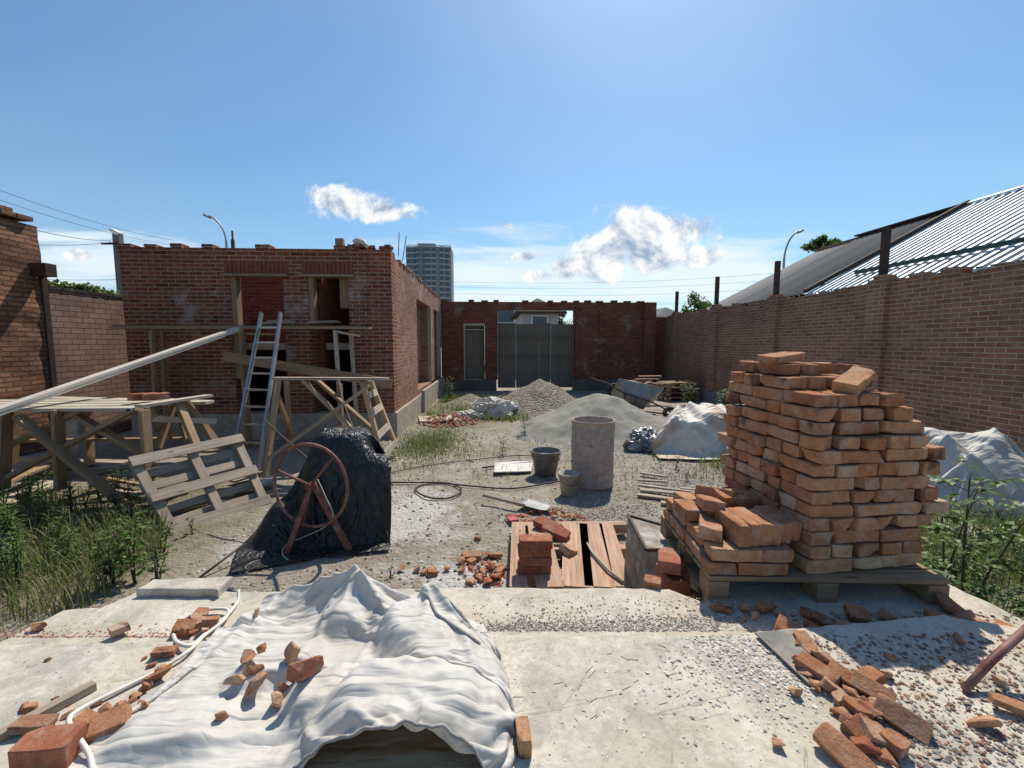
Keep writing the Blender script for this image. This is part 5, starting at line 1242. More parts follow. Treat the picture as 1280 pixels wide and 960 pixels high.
for t_ in (.16, .36, .64, .90): MB().beam(n0.lerp(n1, t_)+Vector((.02, -.04, 0)), f0.lerp(f1, t_)+Vector((.03, -.02, 0)), .10, .03, (1, -.2, .3)).build('rung', M['woodtan'], CTb)
# scaffold on the facade
SC = thing('scaffold', 'wooden scaffold of thin posts with a deck across the brick facade', 'scaffold', (-4.8, 8.5, 0))
for i in range(3): MB().beam(PY(140+3*i, 409.5-i*.8, 8.15+.2*i), PY(463-i*8, 410-i*.8, 8.15+.2*i), .18, .04).build('deck_board', M['woodbrown'], SC)
for px, py0, pb, pyb, yy in ((190, 414, 197, 540, 8.1), (302, 414, 312, 562, 8.1), (419, 413, 426, 520, 8.1), (438, 413, 446, 520, 8.6), (204, 414, 208, 520, 8.6)):
    bp('post', PY(px, py0, yy), PY(pb, pyb, yy), .05, .09 if px != 302 else .15, 'woodtan' if px in (419, 438) else 'woodbrown', SC)
bp('ledger', PY(303, 417, 8.2), PY(350, 418, 8.2), .04, .10, 'woodbrown', SC); bp('ledger', PY(424, 415, 8.05), PY(447, 419, 8.5), .04, .13, 'woodtan', SC)
for i, (px, w) in enumerate(((325, .5), (385, .45), (335, .3))): MB().beam(PY(px, 404-i*1.0, 8.3), PY(px+45-i*8, 403-i, 8.35), .12, .04).build('loose_board', M['woodgrey'], SC)
rr = random.Random(5)
for i in range(7): put(rr.choice(FRAG), PY(370+i*9, 404, 8.2)+Vector((0, rr.uniform(0, .3), .02)), (0, 0, i), 'brick_fragment', 'small mortar covered brick piece on the scaffold deck, '+NTH[i]+' from left', 'pieces on the scaffold deck', (1.1, 1.1, 1.1), 'brick fragment')
tag(MB().beam(PY(279, 445, 7.98), PY(490, 480, 7.98), .035, .17, (0, 1, 0)).build('diagonal_plank', M['woodbrown']) if False else MB().beam(PY(279, 445, 7.98), PY(490, 480, 7.98), .17, .035, (0, -1, 0)).build('diagonal_plank', M['woodbrown']), 'long brown plank sloping across the lower facade behind the ladder', 'plank')
LD = thing('ladder', 'grey aluminium ladder leaning against the scaffold deck', 'ladder', P(305, 590, 0))
la0, la1 = P(288, 592, 0), PY(327, 391, 7.75); lb0, lb1 = P(323, 594, 0), PY(351, 391, 7.75)
for a, b_ in ((la0, la1), (lb0, lb1)): MB().beam(a, b_, .03, .075, (0, 1, 0.3)).build('rail', M['aluminium'], LD)
for k in range(9):
    t_ = .07+k*.103; MB().beam(la0.lerp(la1, t_), lb0.lerp(lb1, t_), .03, .03).build('rung', M['aluminium'], LD)

# --- cloths ---------------------------------------------------------------------------------
def cloth_obj(name, data, mat, parent=None, sub=1, thick=.002):
    co = data(); mb = MB(); mb.grid(co); o = mb.build(name, mat, parent)
    ul = o.data.uv_layers[0].data; dat = np.zeros(len(ul)*2, dtype=np.float32); ul.foreach_get('uv', dat)
    if sub: s = o.modifiers.new('sub', 'SUBSURF'); s.levels = sub; s.render_levels = sub
    if thick: s = o.modifiers.new('th', 'SOLIDIFY'); s.thickness = thick
    return o, co
BG = thing('big_bag', 'large white woven construction bag lying open across the foreground slab', 'bag', (-.5, 1.5, SA))
ob, bco = cloth_obj('bag_cloth', sim_bag, M['bag'], BG)
vs = [Vector(map(float, p)) for p in bco.reshape(-1, 3)]; nv_, nu_ = bco.shape[:2]
fs = [(j*nu_+i, j*nu_+i+1, (j+1)*nu_+i+1, (j+1)*nu_+i) for j in range(nv_-1) for i in range(nu_-1)]
BV = BVHTree.FromPolygons(vs, fs)
def on_bag(px, py, lift=.0):
    h, n, _, _ = BV.ray_cast(Vector((0, 0, CZ)), ray(px, py).normalized()); 
    return (h+Vector((0, 0, lift)), n) if h is not None else (P(px, py, SA+lift), Vector((0, 0, 1)))
co = np.zeros((24, 40, 3))
for j in range(24):
    for i in range(40):
        x = -.60+.64*i/39; y = .90+.50*j/23; co[j, i] = (x, y, SA+.008+.012*abs(noise.noise(Vector((x*9, y*9, 0))))+.01*max(0, noise.noise(Vector((x*3, y*3, 5)))))
mb = MB(); mb.grid(co); mb.build('bag_lining', M['bagin'], BG)
RS = range(46, 92)
rim_pts = [Vector(map(float, bco[0, i]))+Vector((0, 0, .004)) for i in RS]
GTm = simple('grey_thread', [(.22, .21, .20), (.42, .40, .37)], 60, .9, .002)
MB().tube(rim_pts, .0048, 6).build('hem', GTm, BG)
seam = [on_bag(a, b_, .004)[0] for a, b_ in ((520, 738), (530, 742), (538, 752), (546, 768), (560, 778), (575, 788), (588, 797), (600, 806))]
MB().tube(smooth_path(seam, 4), .006, 6).build('seam', GTm, BG)
TP, tco = cloth_obj('tarp', sim_tarp, M['tarp'], None); tag(TP, 'black plastic sheet draped over a machine behind the red wheel', 'tarp')
B2, c2 = cloth_obj('builders_bag', sim_bagr, M['bagbrown'], None); tag(B2, 'pale construction bag heap with brown stain behind the tall brick stack', 'bag', 'filled bags by the fence')
B3, c3 = cloth_obj('builders_bag', sim_bagq, M['bag'], None); tag(B3, 'bright white filled bag at the right edge behind the weeds', 'bag', 'filled bags by the fence')
# bricks on the bag
GB = 'brick fragments on the white bag'
frs = [((307, 829), .9, 0), ((321, 838), .7, 0), ((298, 853), .9, 0), ((318, 867), 1.25, 1), ((345, 881), 1.1, 0), ((366, 826), 1.15, 0), ((386, 841), 1.5, 2), ((365, 852), .9, 0), ((356, 863), .7, 0), ((276, 898), .6, 0), ((320, 769), .65, 0), ((326, 816), .6, 0), ((309, 841), .8, 0)]
FW = ('second highest in the cluster', 'right of the cluster top', 'dark flat one left in the cluster', 'biggest cube like one', 'tan one right of the biggest', 'rounded one of the right hand pair', 'long dark red one of the right hand pair', 'one below the right hand pair', 'small one between cluster and pair', 'small one lying alone at lower left', 'flat chip alone near the upper edge', 'highest small one of the cluster', 'one in the cluster centre')
for i, ((px, py), s, k) in enumerate(frs):
    q, n = on_bag(px, py, .018*s); put((FRAGR if k == 2 else FRAG)[i % 4], q, (.3*i, .2*i, i*1.3), 'brick_fragment', 'brick piece on the big white bag, '+FW[i], GB, (s,)*3, 'brick fragment')
# hand wheel and stand in front of the tarp
HW = thing('hand_wheel', 'rusty red spoked hand wheel on splayed legs before the black tarp', 'wheel', P(395, 690, 0))
hc = PY(388, 607, 3.95); hr = .365; hrm = Matrix.Rotation(R(-12), 3, 'Z')
ring = [hc+hrm@Vector((math.cos(a)*hr, 0, math.sin(a)*hr*1.06)) for a in np.linspace(0, 2*math.pi, 41)[:-1]]
MB().tube(ring, .0155, 8, closed=True).build('ring', M['rust'], HW)
for g in (160, 47, 255):
    a = R(g); MB().tube([hc, hc+hrm@Vector((math.cos(a)*hr, 0, math.sin(a)*hr*1.06))], .013, 7).build('spoke', M['rust'], HW)
MB().tube([hc+Vector((0, -.05, 0)), hc+Vector((0, .35, -.05))], .03, 10).build('hub', M['rust'], HW)
for pb, yo in (((358, 694), .06), ((437, 688), .06), ((403, 658), .3)):
    e = P(pb[0], pb[1], 0) if pb[0] != 403 else P(403, 672, 0); MB().beam(hc+Vector((0, yo, .01)), e, .045, .045, (0, 1, 0)).build('leg', M['rust'], HW)
MB().tube(smooth_path([hc+Vector((.06, .02, .05)), hc+Vector((.14, -.02, -.1)), hc+Vector((.2, -.02, -.28)), hc+Vector((.1, -.02, -.4)), P(360, 680, .05), P(353, 692, .02), P(360, 700, .02)], 5), .004, 5).build('wire', M['hosewhite'], HW)
# rebar rods leaning
tag(MB().tube(smooth_path([P(488, 681, 0), PY(455, 570, 4.6), PY(430, 505, 5.4), PY(423, 474, 6.1)], 6), .008, 6).build('rebar_rod', M['rebar']), 'bent thin rod leaning from the ground up to the trestle top', 'rod', 'leaning thin rods')
tag(MB().tube([P(486, 680, 0), PY(420, 605, 4.25), PY(331, 526, 5.0)], .010, 6).build('rebar_rod', M['rebar']), 'straight thin rod crossing diagonally in front of the black tarp', 'rod', 'leaning thin rods')
tag(MB().tube([P(247, 724, 0), P(300, 684, .12)], .010, 6).build('rebar_rod', M['rebar']), 'short dark rod lying on the dirt beside the concrete step', 'rod')

# --- foreground slab things -----------------------------------------------------------------------
hs = [(P(298, 738, SB+.05)), P(297, 752, SB+.02), P(283, 770, SB+.015), P(262, 787, SB+.015), P(240, 806, SA+.015), P(222, 803, SA+.012), P(217, 790, SB+.015), P(227, 775, SB+.015), P(255, 763, SB+.02), P(284, 762, SB+.025), P(280, 775, SB+.03), P(255, 795, SB+.05), P(238, 812, SA+.02), P(200, 837, SA+.012), P(150, 862, SA+.012), P(105, 884, SA+.02), P(86, 900, SA+.06), P(98, 922, SA+.05), P(112, 945, SA+.02), P(118, 975, SA+.012)]
tag(MB().tube(smooth_path(hs, 8), .0075, 8).build('hose', M['hosewhite']), 'cream white hose looping over the left side of the slab', 'hose')
def fb(px, py, z, kind, rot, label, grp=None, s=1., sz=None):

    s *= .78 if kind in 'fh' else .9
    me = {'f': FULL, 'h': HALF, 'r': REDF, 'g': FRAG, 'q': FRAGR}[kind]; me = me[(px+py) % len(me)]; q = P(px, py, z)
    nm = {'f': 'brick', 'h': 'half_brick', 'r': 'brick', 'g': 'brick_fragment', 'q': 'brick_fragment'}[kind]
    o = put(me, q, rot, nm, label, grp, sz or (s,)*3, 'brick fragment' if kind in 'gq' else 'brick')
    if '%' in label: o['label'] = label; RANK.append((label, px, py, o))
    return o
RANK = []
fb(62, 935, SA+.05, 'r', (math.pi/2*.0+.05, .05, .15), 'large dark red brick standing at the bottom left corner', None, 1, (.55, .7, 1.2))
fb(140, 903, SA+.035, 'h', (.2, -.1, .5), 'orange half brick behind the dark red corner brick', None, .85)
fb(108, 905, SA+.03, 'h', (.1, .2, -.3), 'brownish half brick wedged next to the orange one at left', None, .65)
fb(43, 905, SA+.02, 'f', (0, .1, .1), 'long brown brick lying by the dark timber strip at left', None, .55)
fb(150, 785, SB+.035, 'h', (0, 0, .9), 'single orange half brick at the seam of the left slabs', None, .6)
fb(46, 783, SB+.02, 'g', (0, 0, 0), 'small brick chip near the broken left slab edge', None, .8)
fb(206, 814, SA+.02, 'f', (0, 0, .1), 'flat dark brick piece just below the hose loop', None, .42)
GH = 'bricks inside the white hose loop'
for px, py, k, r in ((232, 783, 'h', (.3, .1, .2)), (247, 775, 'h', (.5, .2, 1.1)), (263, 777, 'h', (.2, .3, 2.0)), (240, 791, 'q', (0, 0, 1)), (256, 788, 'g', (0, 1, 1)), (227, 790, 'q', (1, 0, 0)), (252, 768, 'h', (0, .2, .1))):
    fb(px, py, SB+.04, k, r, 'broken brick lying inside the white hose loop, %x from left', GH, .68)
GL_ = 'brick fragments scattered between hose and bag'; rr = random.Random(17)
for px, py, s in ((203, 838, .9), (196, 846, 1.1), (188, 853, .8), (180, 860, .7), (172, 868, .7), (176, 881, .9), (165, 876, .6), (160, 892, .9), (148, 880, .6), (128, 888, .7), (120, 878, .5), (190, 830, .5), (96, 918, .8), (80, 878, .6), (38, 890, .9), (30, 885, .6), (84, 893, .5), (70, 873, .4), (215, 826, .4), (180, 822, .35), (60, 825, .3)):
    fb(px, py, SA+.015*s, 'q' if rr.random() < .4 else 'g', (rr.uniform(0, 3), rr.uniform(-.4, .4), rr.uniform(0, 6)), 'small brick fragment between hose and big bag, %y counting from the top', GL_, s)
tag(MB().beam(P(-5, 922, SA+.014), P(118, 856, SA+.014), .035, .026).build('timber_strip', M['woodgrey']), 'grey timber strip lying on the slab at far left', 'batten')
fb(654, 921, SA+.03, 'f', (0, 0, 1.62), 'single orange brick piece lying right of the big bag', None, 1, (.36, .36, .9))
fb(569, 768, SB+.02, 'h', (0, 0, .9), 'small red brick piece touching the right shoulder of the bag', None, .5)
fb(897, 758, SB+.02, 'h', (0, 0, 0), 'pinkish brick piece at the front left corner of the big pallet', None, .5)
fb(912, 762, SB+.02, 'g', (0, 0, 0), 'pale flat fragment beside the pallet corner piece', None, .8)
fb(816, 727, SB+.02, 'h', (.2, 0, -.5), 'small brownish brick piece on the slab edge by the grey box', None, .7)
# line of broken bricks along the shadow edge
GR = 'broken bricks in the line along the stack shadow'
big = [(957, 757, 'f', (.2, .1, .35), 'pale upright brick piece under the front of the big pallet', .62), (1066, 790, 'f', (1.45, .15, -.15), 'large brick slab standing on edge in the stack shadow', .85), (1127, 898, 'f', (.75, .25, -.85), 'orange brick tilted on its side near the lower right of the debris line', .85),
       (1056, 942, 'f', (.5, .2, -1.2), 'big rounded brick at the bottom end of the debris line', .9), (1090, 862, 'f', (.6, .2, -.8), 'half buried brick at the middle of the debris line', .75), (1022, 838, 'f', (.1, .1, -1.0), 'flat orange brick beside the dark plate', .8),
       (1057, 846, 'f', (.3, .2, -1.0), 'long brick lying parallel to the debris line', .7), (986, 785, 'h', (.5, .3, -.6), 'rounded brick piece above the dark plate', .9), (1030, 776, 'f', (.3, .1, -.9), 'brown brick piece below the pallet centre', .6), (1180, 775, 'f', (.1, .1, -.4), 'old brick lying near the right end of the big pallet', .8),
       (1262, 880, 'f', (.1, .1, -.6), 'dark brown brick at the right frame edge', .55), (1094, 918, 'h', (.2, .3, -.2), 'orange block just above the bottom of the debris line', .9), (1118, 928, 'h', (.1, .1, .4), 'brick piece at bottom right of the debris line', .8)]
for px, py, k, r, lb, s in big: fb(px, py, (SB if py < 792 else SA)+.03, k, r, lb, None, s*.84)
for px, py, k, s in ((1004, 800, 'h', .6), (996, 803, 'g', 1.1), (1014, 812, 'h', .55), (1005, 828, 'g', 1.1), (1008, 843, 'g', 1.0), (1030, 822, 'g', 1.2), (1038, 858, 'h', .6), (1050, 872, 'h', .5), (1066, 868, 'g', 1.0), (1070, 886, 'h', .7), (1084, 890, 'g', 1.3), (1062, 902, 'h', .6), (1056, 890, 'g', .9), (1075, 912, 'h', .7),
                     (1110, 842, 'g', .9), (1085, 848, 'h', .7), (1115, 820, 'g', .7), (966, 806, 'g', .5), (994, 862, 'g', .9), (1020, 858, 'g', .8), (972, 930, 'g', .7), (1094, 880, 'g', .8), (1080, 930, 'q', 1.0), (1100, 942, 'g', .9), (1080, 878, 'g', .7), (1020, 787, 'h', .7), (1072, 768, 'h', .8), (1110, 770, 'h', .7), (945, 768, 'g', 1.0), (935, 760, 'g', 1.1), (928, 772, 'g', .6), (1010, 766, 'h', .6), (975, 768, 'g', .9), (1230, 900, 'g', 1.2), (1245, 850, 'g', .8), (1200, 800, 'g', .9)):
    fb(px, py, (SB if py < 792 else SA)+.018*s+(.012 if k == 'h' else 0), k, (rr.uniform(-.5, .5), rr.uniform(-.4, .4), rr.uniform(0, 6)), 'broken brick lump in the debris line below the pallet, %y from the pallet' if k == 'h' else 'small brick chip in the debris line below the pallet, %y from the pallet', GR if k == 'h' else 'small chips in the debris line', s)
# red fragments on the yard between bag and board pallet
G5 = 'brick fragments on the dirt left of the board pallet'
for px, py, k, s in ((583, 697, 'h', .55), (597, 696, 'h', .6), (590, 703, 'h', .5), (610, 696, 'q', 1), (613, 710, 'q', 1.1), (604, 717, 'h', .45), (620, 722, 'q', 1.2), (598, 722, 'g', 1), (625, 715, 'h', .5), (586, 727, 'g', 1), (621, 697, 'h', .45), (597, 673, 'g', .8), (540, 716, 'h', .6), (520, 712, 'g', 1), (560, 712, 'g', .9), (530, 716, 'g', .8), (576, 715, 'g', .8), (500, 712, 'g', .9), (610, 727, 'q', 1), (575, 703, 'g', 1)):
    q = P(px, py, 0); put((HALF if k == 'h' else (FRAGR if k == 'q' else FRAG))[(px) % 4], q+Vector((0, 0, gz(q.x, q.y)+.025)), (rr.uniform(-.3, .3), rr.uniform(-.3, .3), rr.uniform(0, 6)), 'half_brick' if k == 'h' else 'brick_fragment', 'broken red brick piece on the dirt before the board pallet, %x from left', G5, (s*1.2,)*3, 'brick fragment'); RANK.append(('broken red brick piece on the dirt before the board pallet, %x from left', px, py, COL.objects[-1]))
rubble('brick_rubble', tuple(P(690, 651, 0))[:2], .38, .38, .16, 110, 'small red rubble heap at the far end of the board pallet', M['redchip'], .02, .055, 3)
rubble('brick_rubble', tuple(P(612, 714, 0))[:2], .28, .2, .08, 90, 'crushed red brick bits left of the board pallet', M['redchip'], .012, .035, 33)
# dark plate
p = [P(943, 792, SA+.012), P(995, 788, SA+.02), P(1016, 800, SA+.02), P(1011, 856, SA+.012)]
mb = MB(); mb.add(p+[q+Vector((0, 0, .006)) for q in p], [(3, 2, 1, 0), (4, 5, 6, 7), (0, 1, 5, 4), (1, 2, 6, 5), (2, 3, 7, 6), (3, 0, 4, 7)]); tag(mb.build('plate', M['darkplate']), 'dark grey flat plate lying at the edge of the white chips', 'plate')
RP = tag(MB().tube([P(1206, 862, SA+.012), PY(1243, 822, 1.37), PY(1330, 745, 1.44)], [.013, .014, .014], 8).build('rusty_pipe', M['rust']), 'rusty pipe sticking in from the right frame edge', 'pipe')
# right slab strip rocks
for i, (px, py, s) in enumerate(((1190, 760, 1.6), (1205, 770, 1.3), (1225, 778, 1.1), (1250, 786, 1.2), (1180, 772, 1.1))):
    put(FRAG[i], P(px, py, SB+.03), (0, 0, i), 'concrete_lump', 'chunk of rubble along the right slab edge, %x from left', 'rubble chunks on the right slab edge', (s*1.2,)*3, 'chunk'); RANK.append(('chunk of rubble along the right slab edge, %x from left', px, py, COL.objects[-1]))
for lab in sorted({r[0] for r in RANK}):      # number the look-alikes by their order on the ground
    L_ = sorted([r for r in RANK if r[0] == lab], key=lambda r: r[1] if '%x' in lab else r[2])
    for i, r in enumerate(L_): r[3]['label'] = lab.replace('%x', NTH[min(i, 25)]).replace('%y', NTH[min(i, 25)])
# --- loose stuff: pebbles, chips ---------------------------------------------------------------
rr = random.Random(77)
def scatter(name, n, fpos, smin, smax, mat, label, cat, flat=.6):
    mb = MB()
    for _ in range(n):
        q = fpos()
        if q is None: continue
        s = smin+(smax-smin)*rr.random()**2.2; pebble(mb, (q[0], q[1], q[2]+s*.2), s, rr, flat)
    o = mb.build(name, M[mat], origin=(0, 0, 0)); return tag(o, label, cat, None, 'stuff')
def f1():
    px = rr.uniform(560, 900); py = 789-abs(rr.gauss(0, 9)) if rr.random() < .8 else rr.uniform(745, 790)
    return P(px+30*(py < 780), py, SB) if (px > 610 or rr.random() < .4) else None
scatter('gravel', 3600, f1, .003, .010, 'pebble', 'grey gravel strip along the foot of the upper slab', 'gravel')
def f2():
    t_ = rr.random(); cx = 870+t_*160; cy = 790+t_*75
    if rr.random() < .6: px, py = rr.gauss(cx, 26), rr.gauss(cy, 16)
    else: px, py = rr.gauss(900+t_*90, 60), rr.gauss(830, 45)
    return P(px, py, SA) if py > 793 and px < 1100 else P(px, min(py, 788), SB)
scatter('plaster_chips', 2200, f2, .003, .012, 'chip', 'white plaster chips spread over the slab left of the dark plate', 'chips', .35)
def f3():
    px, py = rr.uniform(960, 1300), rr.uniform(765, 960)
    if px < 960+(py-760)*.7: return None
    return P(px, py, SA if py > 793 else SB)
scatter('rubble_chips', 3600, f3, .003, .014, 'rubble', 'brick crumbs coloured dark as stack shadow, right of the debris line', 'chips', .5)
scatter('slab_grit', 1500, lambda: P(rr.uniform(0, 1280), 797+163*rr.random()**1.2, SA), .0015, .006, 'chip', 'fine pale grit scattered over the upper slab', 'grit', .4)
def f4():
    px, py = rr.uniform(0, 330), rr.gauss(795, 7); return P(px, min(py, 796), SB)
scatter('seam_crumbs', 900, f4, .002, .009, 'redchip', 'red brick crumbs along the seam of the left slabs', 'crumbs', .5)
def f5():
    x = rr.uniform(-2.6, 5.5); y = 2.5+7*rr.random()**1.6; return (x, y, gz(x, y))
scatter('yard_pebbles', 9000, f5, .005, .028, 'pebble', 'small stones and crumbs scattered over the dirt yard', 'pebbles')
def f6():
    q = P(rr.gauss(850, 45), rr.gauss(603, 16), 0); return (q.x, q.y, gz(q.x, q.y))
scatter('yard_gravel', 5000, f6, .006, .018, 'pebble', 'pale gravel spread on the ground around the weathered slats', 'gravel')
def f7():
    q = P(rr.gauss(740, 55), rr.gauss(640, 10), 0); return (q.x, q.y, gz(q.x, q.y))
scatter('yard_crumbs', 2500, f7, .005, .018, 'pebble', 'stony crumbs on the ground before the barrel', 'crumbs')
def f8():
    x = rr.uniform(-2.2, -1.0) if rr.random() < .5 else rr.uniform(-1.9, -.2); y = rr.uniform(6.8, 12); return (x, y, gz(x, y))
scatter('lime_rubble', 1300, f8, .008, .045, 'chip', 'pale rubble pieces along the house plinth', 'rubble')
# thin dark scratches left by wire bits on the slab
mb = MB()
for _ in range(30):
    px, py = rr.uniform(640, 860), rr.uniform(800, 900) if rr.random() < .8 else rr.uniform(735, 775); q = P(px, py, SA if py > 793 else SB); a = rr.choice((.2, .3, -1.1, .9))+rr.gauss(0, .35); l = rr.uniform(.012, .05)
    mb.beam(q+Vector((0, 0, .001)), q+Vector((math.cos(a)*l, math.sin(a)*l, .0012)), .0011, .0011)
tag(mb.build('wire_bits', M['rebar'], origin=(0, 0, 0)), 'short rusty wire bits scattered on the slab', 'wire bits', None, 'stuff')

# --- vegetation ----------------------------------------------------------------------------------
def blade(mb, x, y, z, h, rnd, w=.004, lean=None):
    a = rnd.uniform(0, 6.283); l = rnd.uniform(.15, .75)*h if lean is None else lean*h; c, s = math.cos(a), math.sin(a); px, py = -s*w, c*w
    P0 = [(x-px, y-py, z), (x+px, y+py, z)]; m1 = (x+c*l*.3, y+s*l*.3, z+h*.55); m2 = (x+c*l*.7, y+s*l*.7, z+h*.88); tp = (x+c*l, y+s*l, z+h*.93)
    mb.add(P0+[(m1[0]+px*.9, m1[1]+py*.9, m1[2]), (m1[0]-px*.9, m1[1]-py*.9, m1[2]), (m2[0]+px*.6, m2[1]+py*.6, m2[2]), (m2[0]-px*.6, m2[1]-py*.6, m2[2]), tp], [(0, 1, 2, 3), (3, 2, 4, 5), (5, 4, 6)])
def grass(name, n, f, h0, h1, label, mat='grassm', w=.004):
    rnd = random.Random(len(label)); mb = MB()
    for _ in range(n):
        q = f(rnd)
        if q is None: continue
        blade(mb, q[0], q[1], gz(q[0], q[1]) if len(q) < 3 else q[2], rnd.uniform(h0, h1), rnd, w)
    tag(mb.build(name, M[mat], origin=(0, 0, 0)), label, 'grass', None, 'stuff')
def clump(rnd, x0, x1, y0, y1, thr=-.05, s=1.5):
    x, y = rnd.uniform(x0, x1), rnd.uniform(y0, y1)
    return (x, y) if noise.noise(Vector((x*s, y*s, 1.5))) > thr+rnd.uniform(-.2, .2) else None
def inleft(rnd):
    q = clump(rnd, -6.2, -1.75, 2.0, 5.4, -.08)
    if q is None or q[0] > -1.9-(q[1]-2.2)*.62: return None
    return q
grass('tall_grass', 10500, inleft, .07, .32, 'tall green grass filling the left side beyond the slab')
grass('dry_grass', 6500, inleft, .04, .24, 'dry straw coloured stalks among the grass on the left', 'dry', .003)
grass('right_grass', 14000, lambda r: clump(r, 2.75, 6.5, 1.6, 5.2, -.4), .06, .28, 'green grass beside the slab behind the brick pallet')
grass('grass_patch', 4200, lambda r: (r.gauss(-1.2, .34), r.gauss(8.2, .7)), .03, .10, 'bright green grass patch beside the house corner')
grass('back_grass', 3500, lambda r: clump(r, -1.7, 1.0, 10.5, 15.5, .0), .06, .25, 'grass tufts growing before the back building', w=.007)
grass('yard_sprouts', 1500, lambda r: clump(r, -.9, 3.2, 5.8, 8.6, .12, 2.5), .03, .14, 'thin grass sprouts in the middle of the yard')
grass('bag_grass', 1600, lambda r: (r.gauss(4.2, .45), r.gauss(6.4, .35)), .04, .22, 'grass tufts in front of the pale bag heap')
def leaf(mb, base, d, L, w, droop=.3):
    d = Vector(d).normalized(); s = d.cross(Vector((0, 0, 1)))
    if s.length < .01: s = Vector((1, 0, 0))
    s.normalize(); up = s.cross(d); a = base+d*L*.45+up*.02; t_ = base+d*L-Vector((0, 0, droop*L))
    m_ = base+d*L*.5-Vector((0, 0, .02*L))
    mb.add([base, m_+s*w+up*w*.35, t_, m_-s*w+up*w*.35, m_], [(0, 1, 4), (1, 2, 4), (2, 3, 4), (3, 0, 4)])
def weed_plant(name, x, y, h, label, seed, kind='lance', z0=None, nst=1, group=None, leafs=1.):
    rnd = random.Random(seed); z = gz(x, y) if z0 is None else z0; t_ = thing(name, label, 'plant', (x, y, z), group)
    ms, ml = MB(), MB()
    for s in range(nst):
        a = rnd.uniform(0, 6.28); ln = rnd.uniform(.05, .3)*h*(1 if nst > 1 else .4); hh = h*rnd.uniform(.7, 1)
        pts = [Vector((x+math.cos(a)*ln*t2**1.5+.01*rnd.uniform(-1, 1), y+math.sin(a)*ln*t2**1.5, z+hh*t2)) for t2 in np.linspace(0, 1, 7)]
        ms.tube(pts, [.006*(1.2-t2)*(h/.6)**.5+.001 for t2 in np.linspace(0, 1, 7)], 5)
        n = int((26 if kind == 'lance' else 16)*hh/.5*leafs)
        for k in range(n):
            t2 = .12+.88*k/n; j = min(5, int(t2*6)); p = pts[j].lerp(pts[j+1], t2*6-j); g = k*2.4+rnd.uniform(-.4, .4)
            if kind == 'lance': L = (.10 if t2 < .8 else .07)*rnd.uniform(.7, 1.2)*(h/.5)**.3; leaf(ml, p, (math.cos(g), math.sin(g), .55+rnd.uniform(-.3, .4)), L, L*.11, .25)
            else:
                e = p+Vector((math.cos(g), math.sin(g), .5))*rnd.uniform(.03, .11)*(h/.6); ms.tube([p, e], .0018, 4, cap=False)
                for q in range(4): gg = g+rnd.uniform(-1.3, 1.3); L = rnd.uniform(.035, .06)*(h/.6)**.5; leaf(ml, p.lerp(e, .5+q*.17), (math.cos(gg), math.sin(gg), rnd.uniform(-.1, .5)), L, L*.36, .2)
    ms.build('stem', M['bark'] if kind != 'lance' else M['leaf'], t_); ml.build('leaves', M['leaf'], t_); return t_
GW = 'leafy weeds left of the slab'
wp = [(56, 668, .55, 'lance', 5), (90, 645, .50, 'lance', 4), (20, 690, .55, 'lance', 5), (-15, 700, .6, 'lance', 5), (70, 700, .45, 'lance', 4), (120, 660, .35, 'lance', 3), (160, 690, .35, 'broad', 3), (40, 640, .5, 'lance', 4), (150, 655, .28, 'broad', 3), (108, 640, .4, 'lance', 3), (5, 655, .5, 'lance', 4), (205, 690, .33, 'broad', 3), (240, 668, .2, 'broad', 2), (100, 705, .35, 'lance', 3), (25, 735, .5, 'lance', 4)]
for _ in range(26): wp.append((random.uniform(-20, 215), random.uniform(615, 740), random.uniform(.18, .4), random.choice(('lance', 'broad', 'broad')), 4))
WPOS = ['the one in front of the bench post', 'just right of the bench post', 'near the left frame edge', 'cut by the left frame edge', 'lower of the pair below the bench post', 'behind the fallen brace foot', 'between grass and grey pallet', 'highest at far left', 'under the leaning grey pallet', 'beside the front brace', 'at the frame edge under the bench', 'left of the slab corner near the pallet', 'at the dirt edge right of the pallet', 'centre of the tall grass', 'closest to the broken slab edge']+[a+' low one '+b_ for a in ('tiny', 'small', 'wide', 'thin', 'dense', 'leaning', 'dark', 'sparse', 'squat') for b_ in ('by the bench', 'by the slab', 'mid bed')]
for i, (px, py, h, kd, ns) in enumerate(wp):
    q = P(px, py, 0); weed_plant('weed', q.x, q.y, h, ('tall' if h > .45 else 'short')+(' narrow leaved weed' if kd == 'lance' else ' broad leaved weed')+' left of the slab, '+WPOS[i], 40+i, kd, None, ns, GW)
q = P(180, 735, 0); weed_plant('weed', q.x-.15, q.y+.1, .62, 'dark branching weed standing at the left slab corner', 90, 'broad', None, 3)
GW2 = 'leafy weeds right of the brick stack'
q = P(1218, 742, 0)
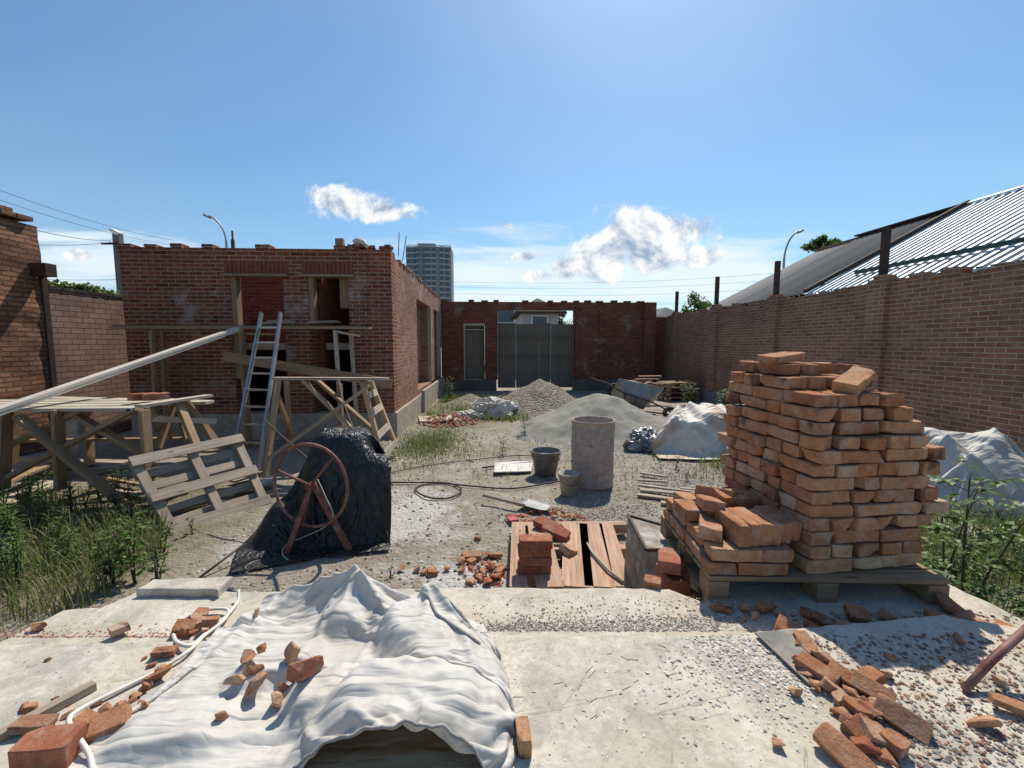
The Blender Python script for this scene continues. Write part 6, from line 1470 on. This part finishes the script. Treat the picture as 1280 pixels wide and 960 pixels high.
weed_plant('tall_weed', 2.95, 2.42, 1.15, 'tallest thin weed with bare stems at the right of the brick stack', 101, 'broad', 0, 3, None, .7)
weed_plant('tall_weed', 3.2, 2.75, 1.05, 'tall thin weed nearest the white bag at the right edge', 102, 'broad', 0, 2, None, .6)
for i, (x, y, h) in enumerate(((2.75, 2.35, .45), (2.95, 2.1, .36), (3.3, 2.3, .36), (3.1, 2.6, .45), (3.6, 2.6, .3), (3.7, 3.1, .3), (2.85, 2.85, .6), (4.1, 3.4, .3), (3.4, 2.0, .3), (4.6, 3.4, .25))):
    weed_plant('weed', x, y, h, 'bushy weed right of the tall brick stack, '+('touching the pallet corner', 'nearest the slab edge', 'in front of the thin tall weed', 'between the two thin tall weeds', 'farthest right of the front ones', 'before the white bag', 'tallest, behind the pallet corner', 'small one under the white bag', 'lowest by the slab corner', 'smallest at the right edge')[i], 120+i, 'broad', None, 5, GW2, 1.5)
GW3 = 'weeds at the foot of the fence'
for i, (px, py, h) in enumerate(((860, 506, .75), (905, 520, .8), (912, 600, .3), (908, 512, .6))):
    q = P(px, py, 0); weed_plant('weed', q.x, q.y, h, 'bright leafy weed '+('at the fence left of the bag heap', 'at the fence right of the bag heap', 'in front of the bag heap by the brick stack', 'second one at the fence behind the bag heap')[i], 150+i, 'broad', None, 5, GW3, 1.2)
for i, (px, py, h) in enumerate(((647, 505, .55), (562, 500, .8), (715, 478, 1.1), (553, 520, .35), (628, 566, .35), (655, 545, .45), (858, 598, .25), (845, 585, .25), (505, 585, .12), (488, 720, .12))):
    q = P(px, py, 0); weed_plant('weed', q.x, q.y, h, ('sparse weed growing out of the sand pile foot', 'tall weed before the back building door', 'pale weed at the foot of the back wall beside the gravel pile', 'low weed by the house corner', 'lone thin sprout in the yard centre', 'lone thin sprout nearer the sand pile', 'small sprout by the slats', 'small sprout in the shade of the bag heap', 'tiny green sprout by the tarp', 'tiny green sprout behind the big bag')[i], 170+i, 'broad', None, 2 if h < .6 else 4, None, .8)
print('bricks', NB[0])
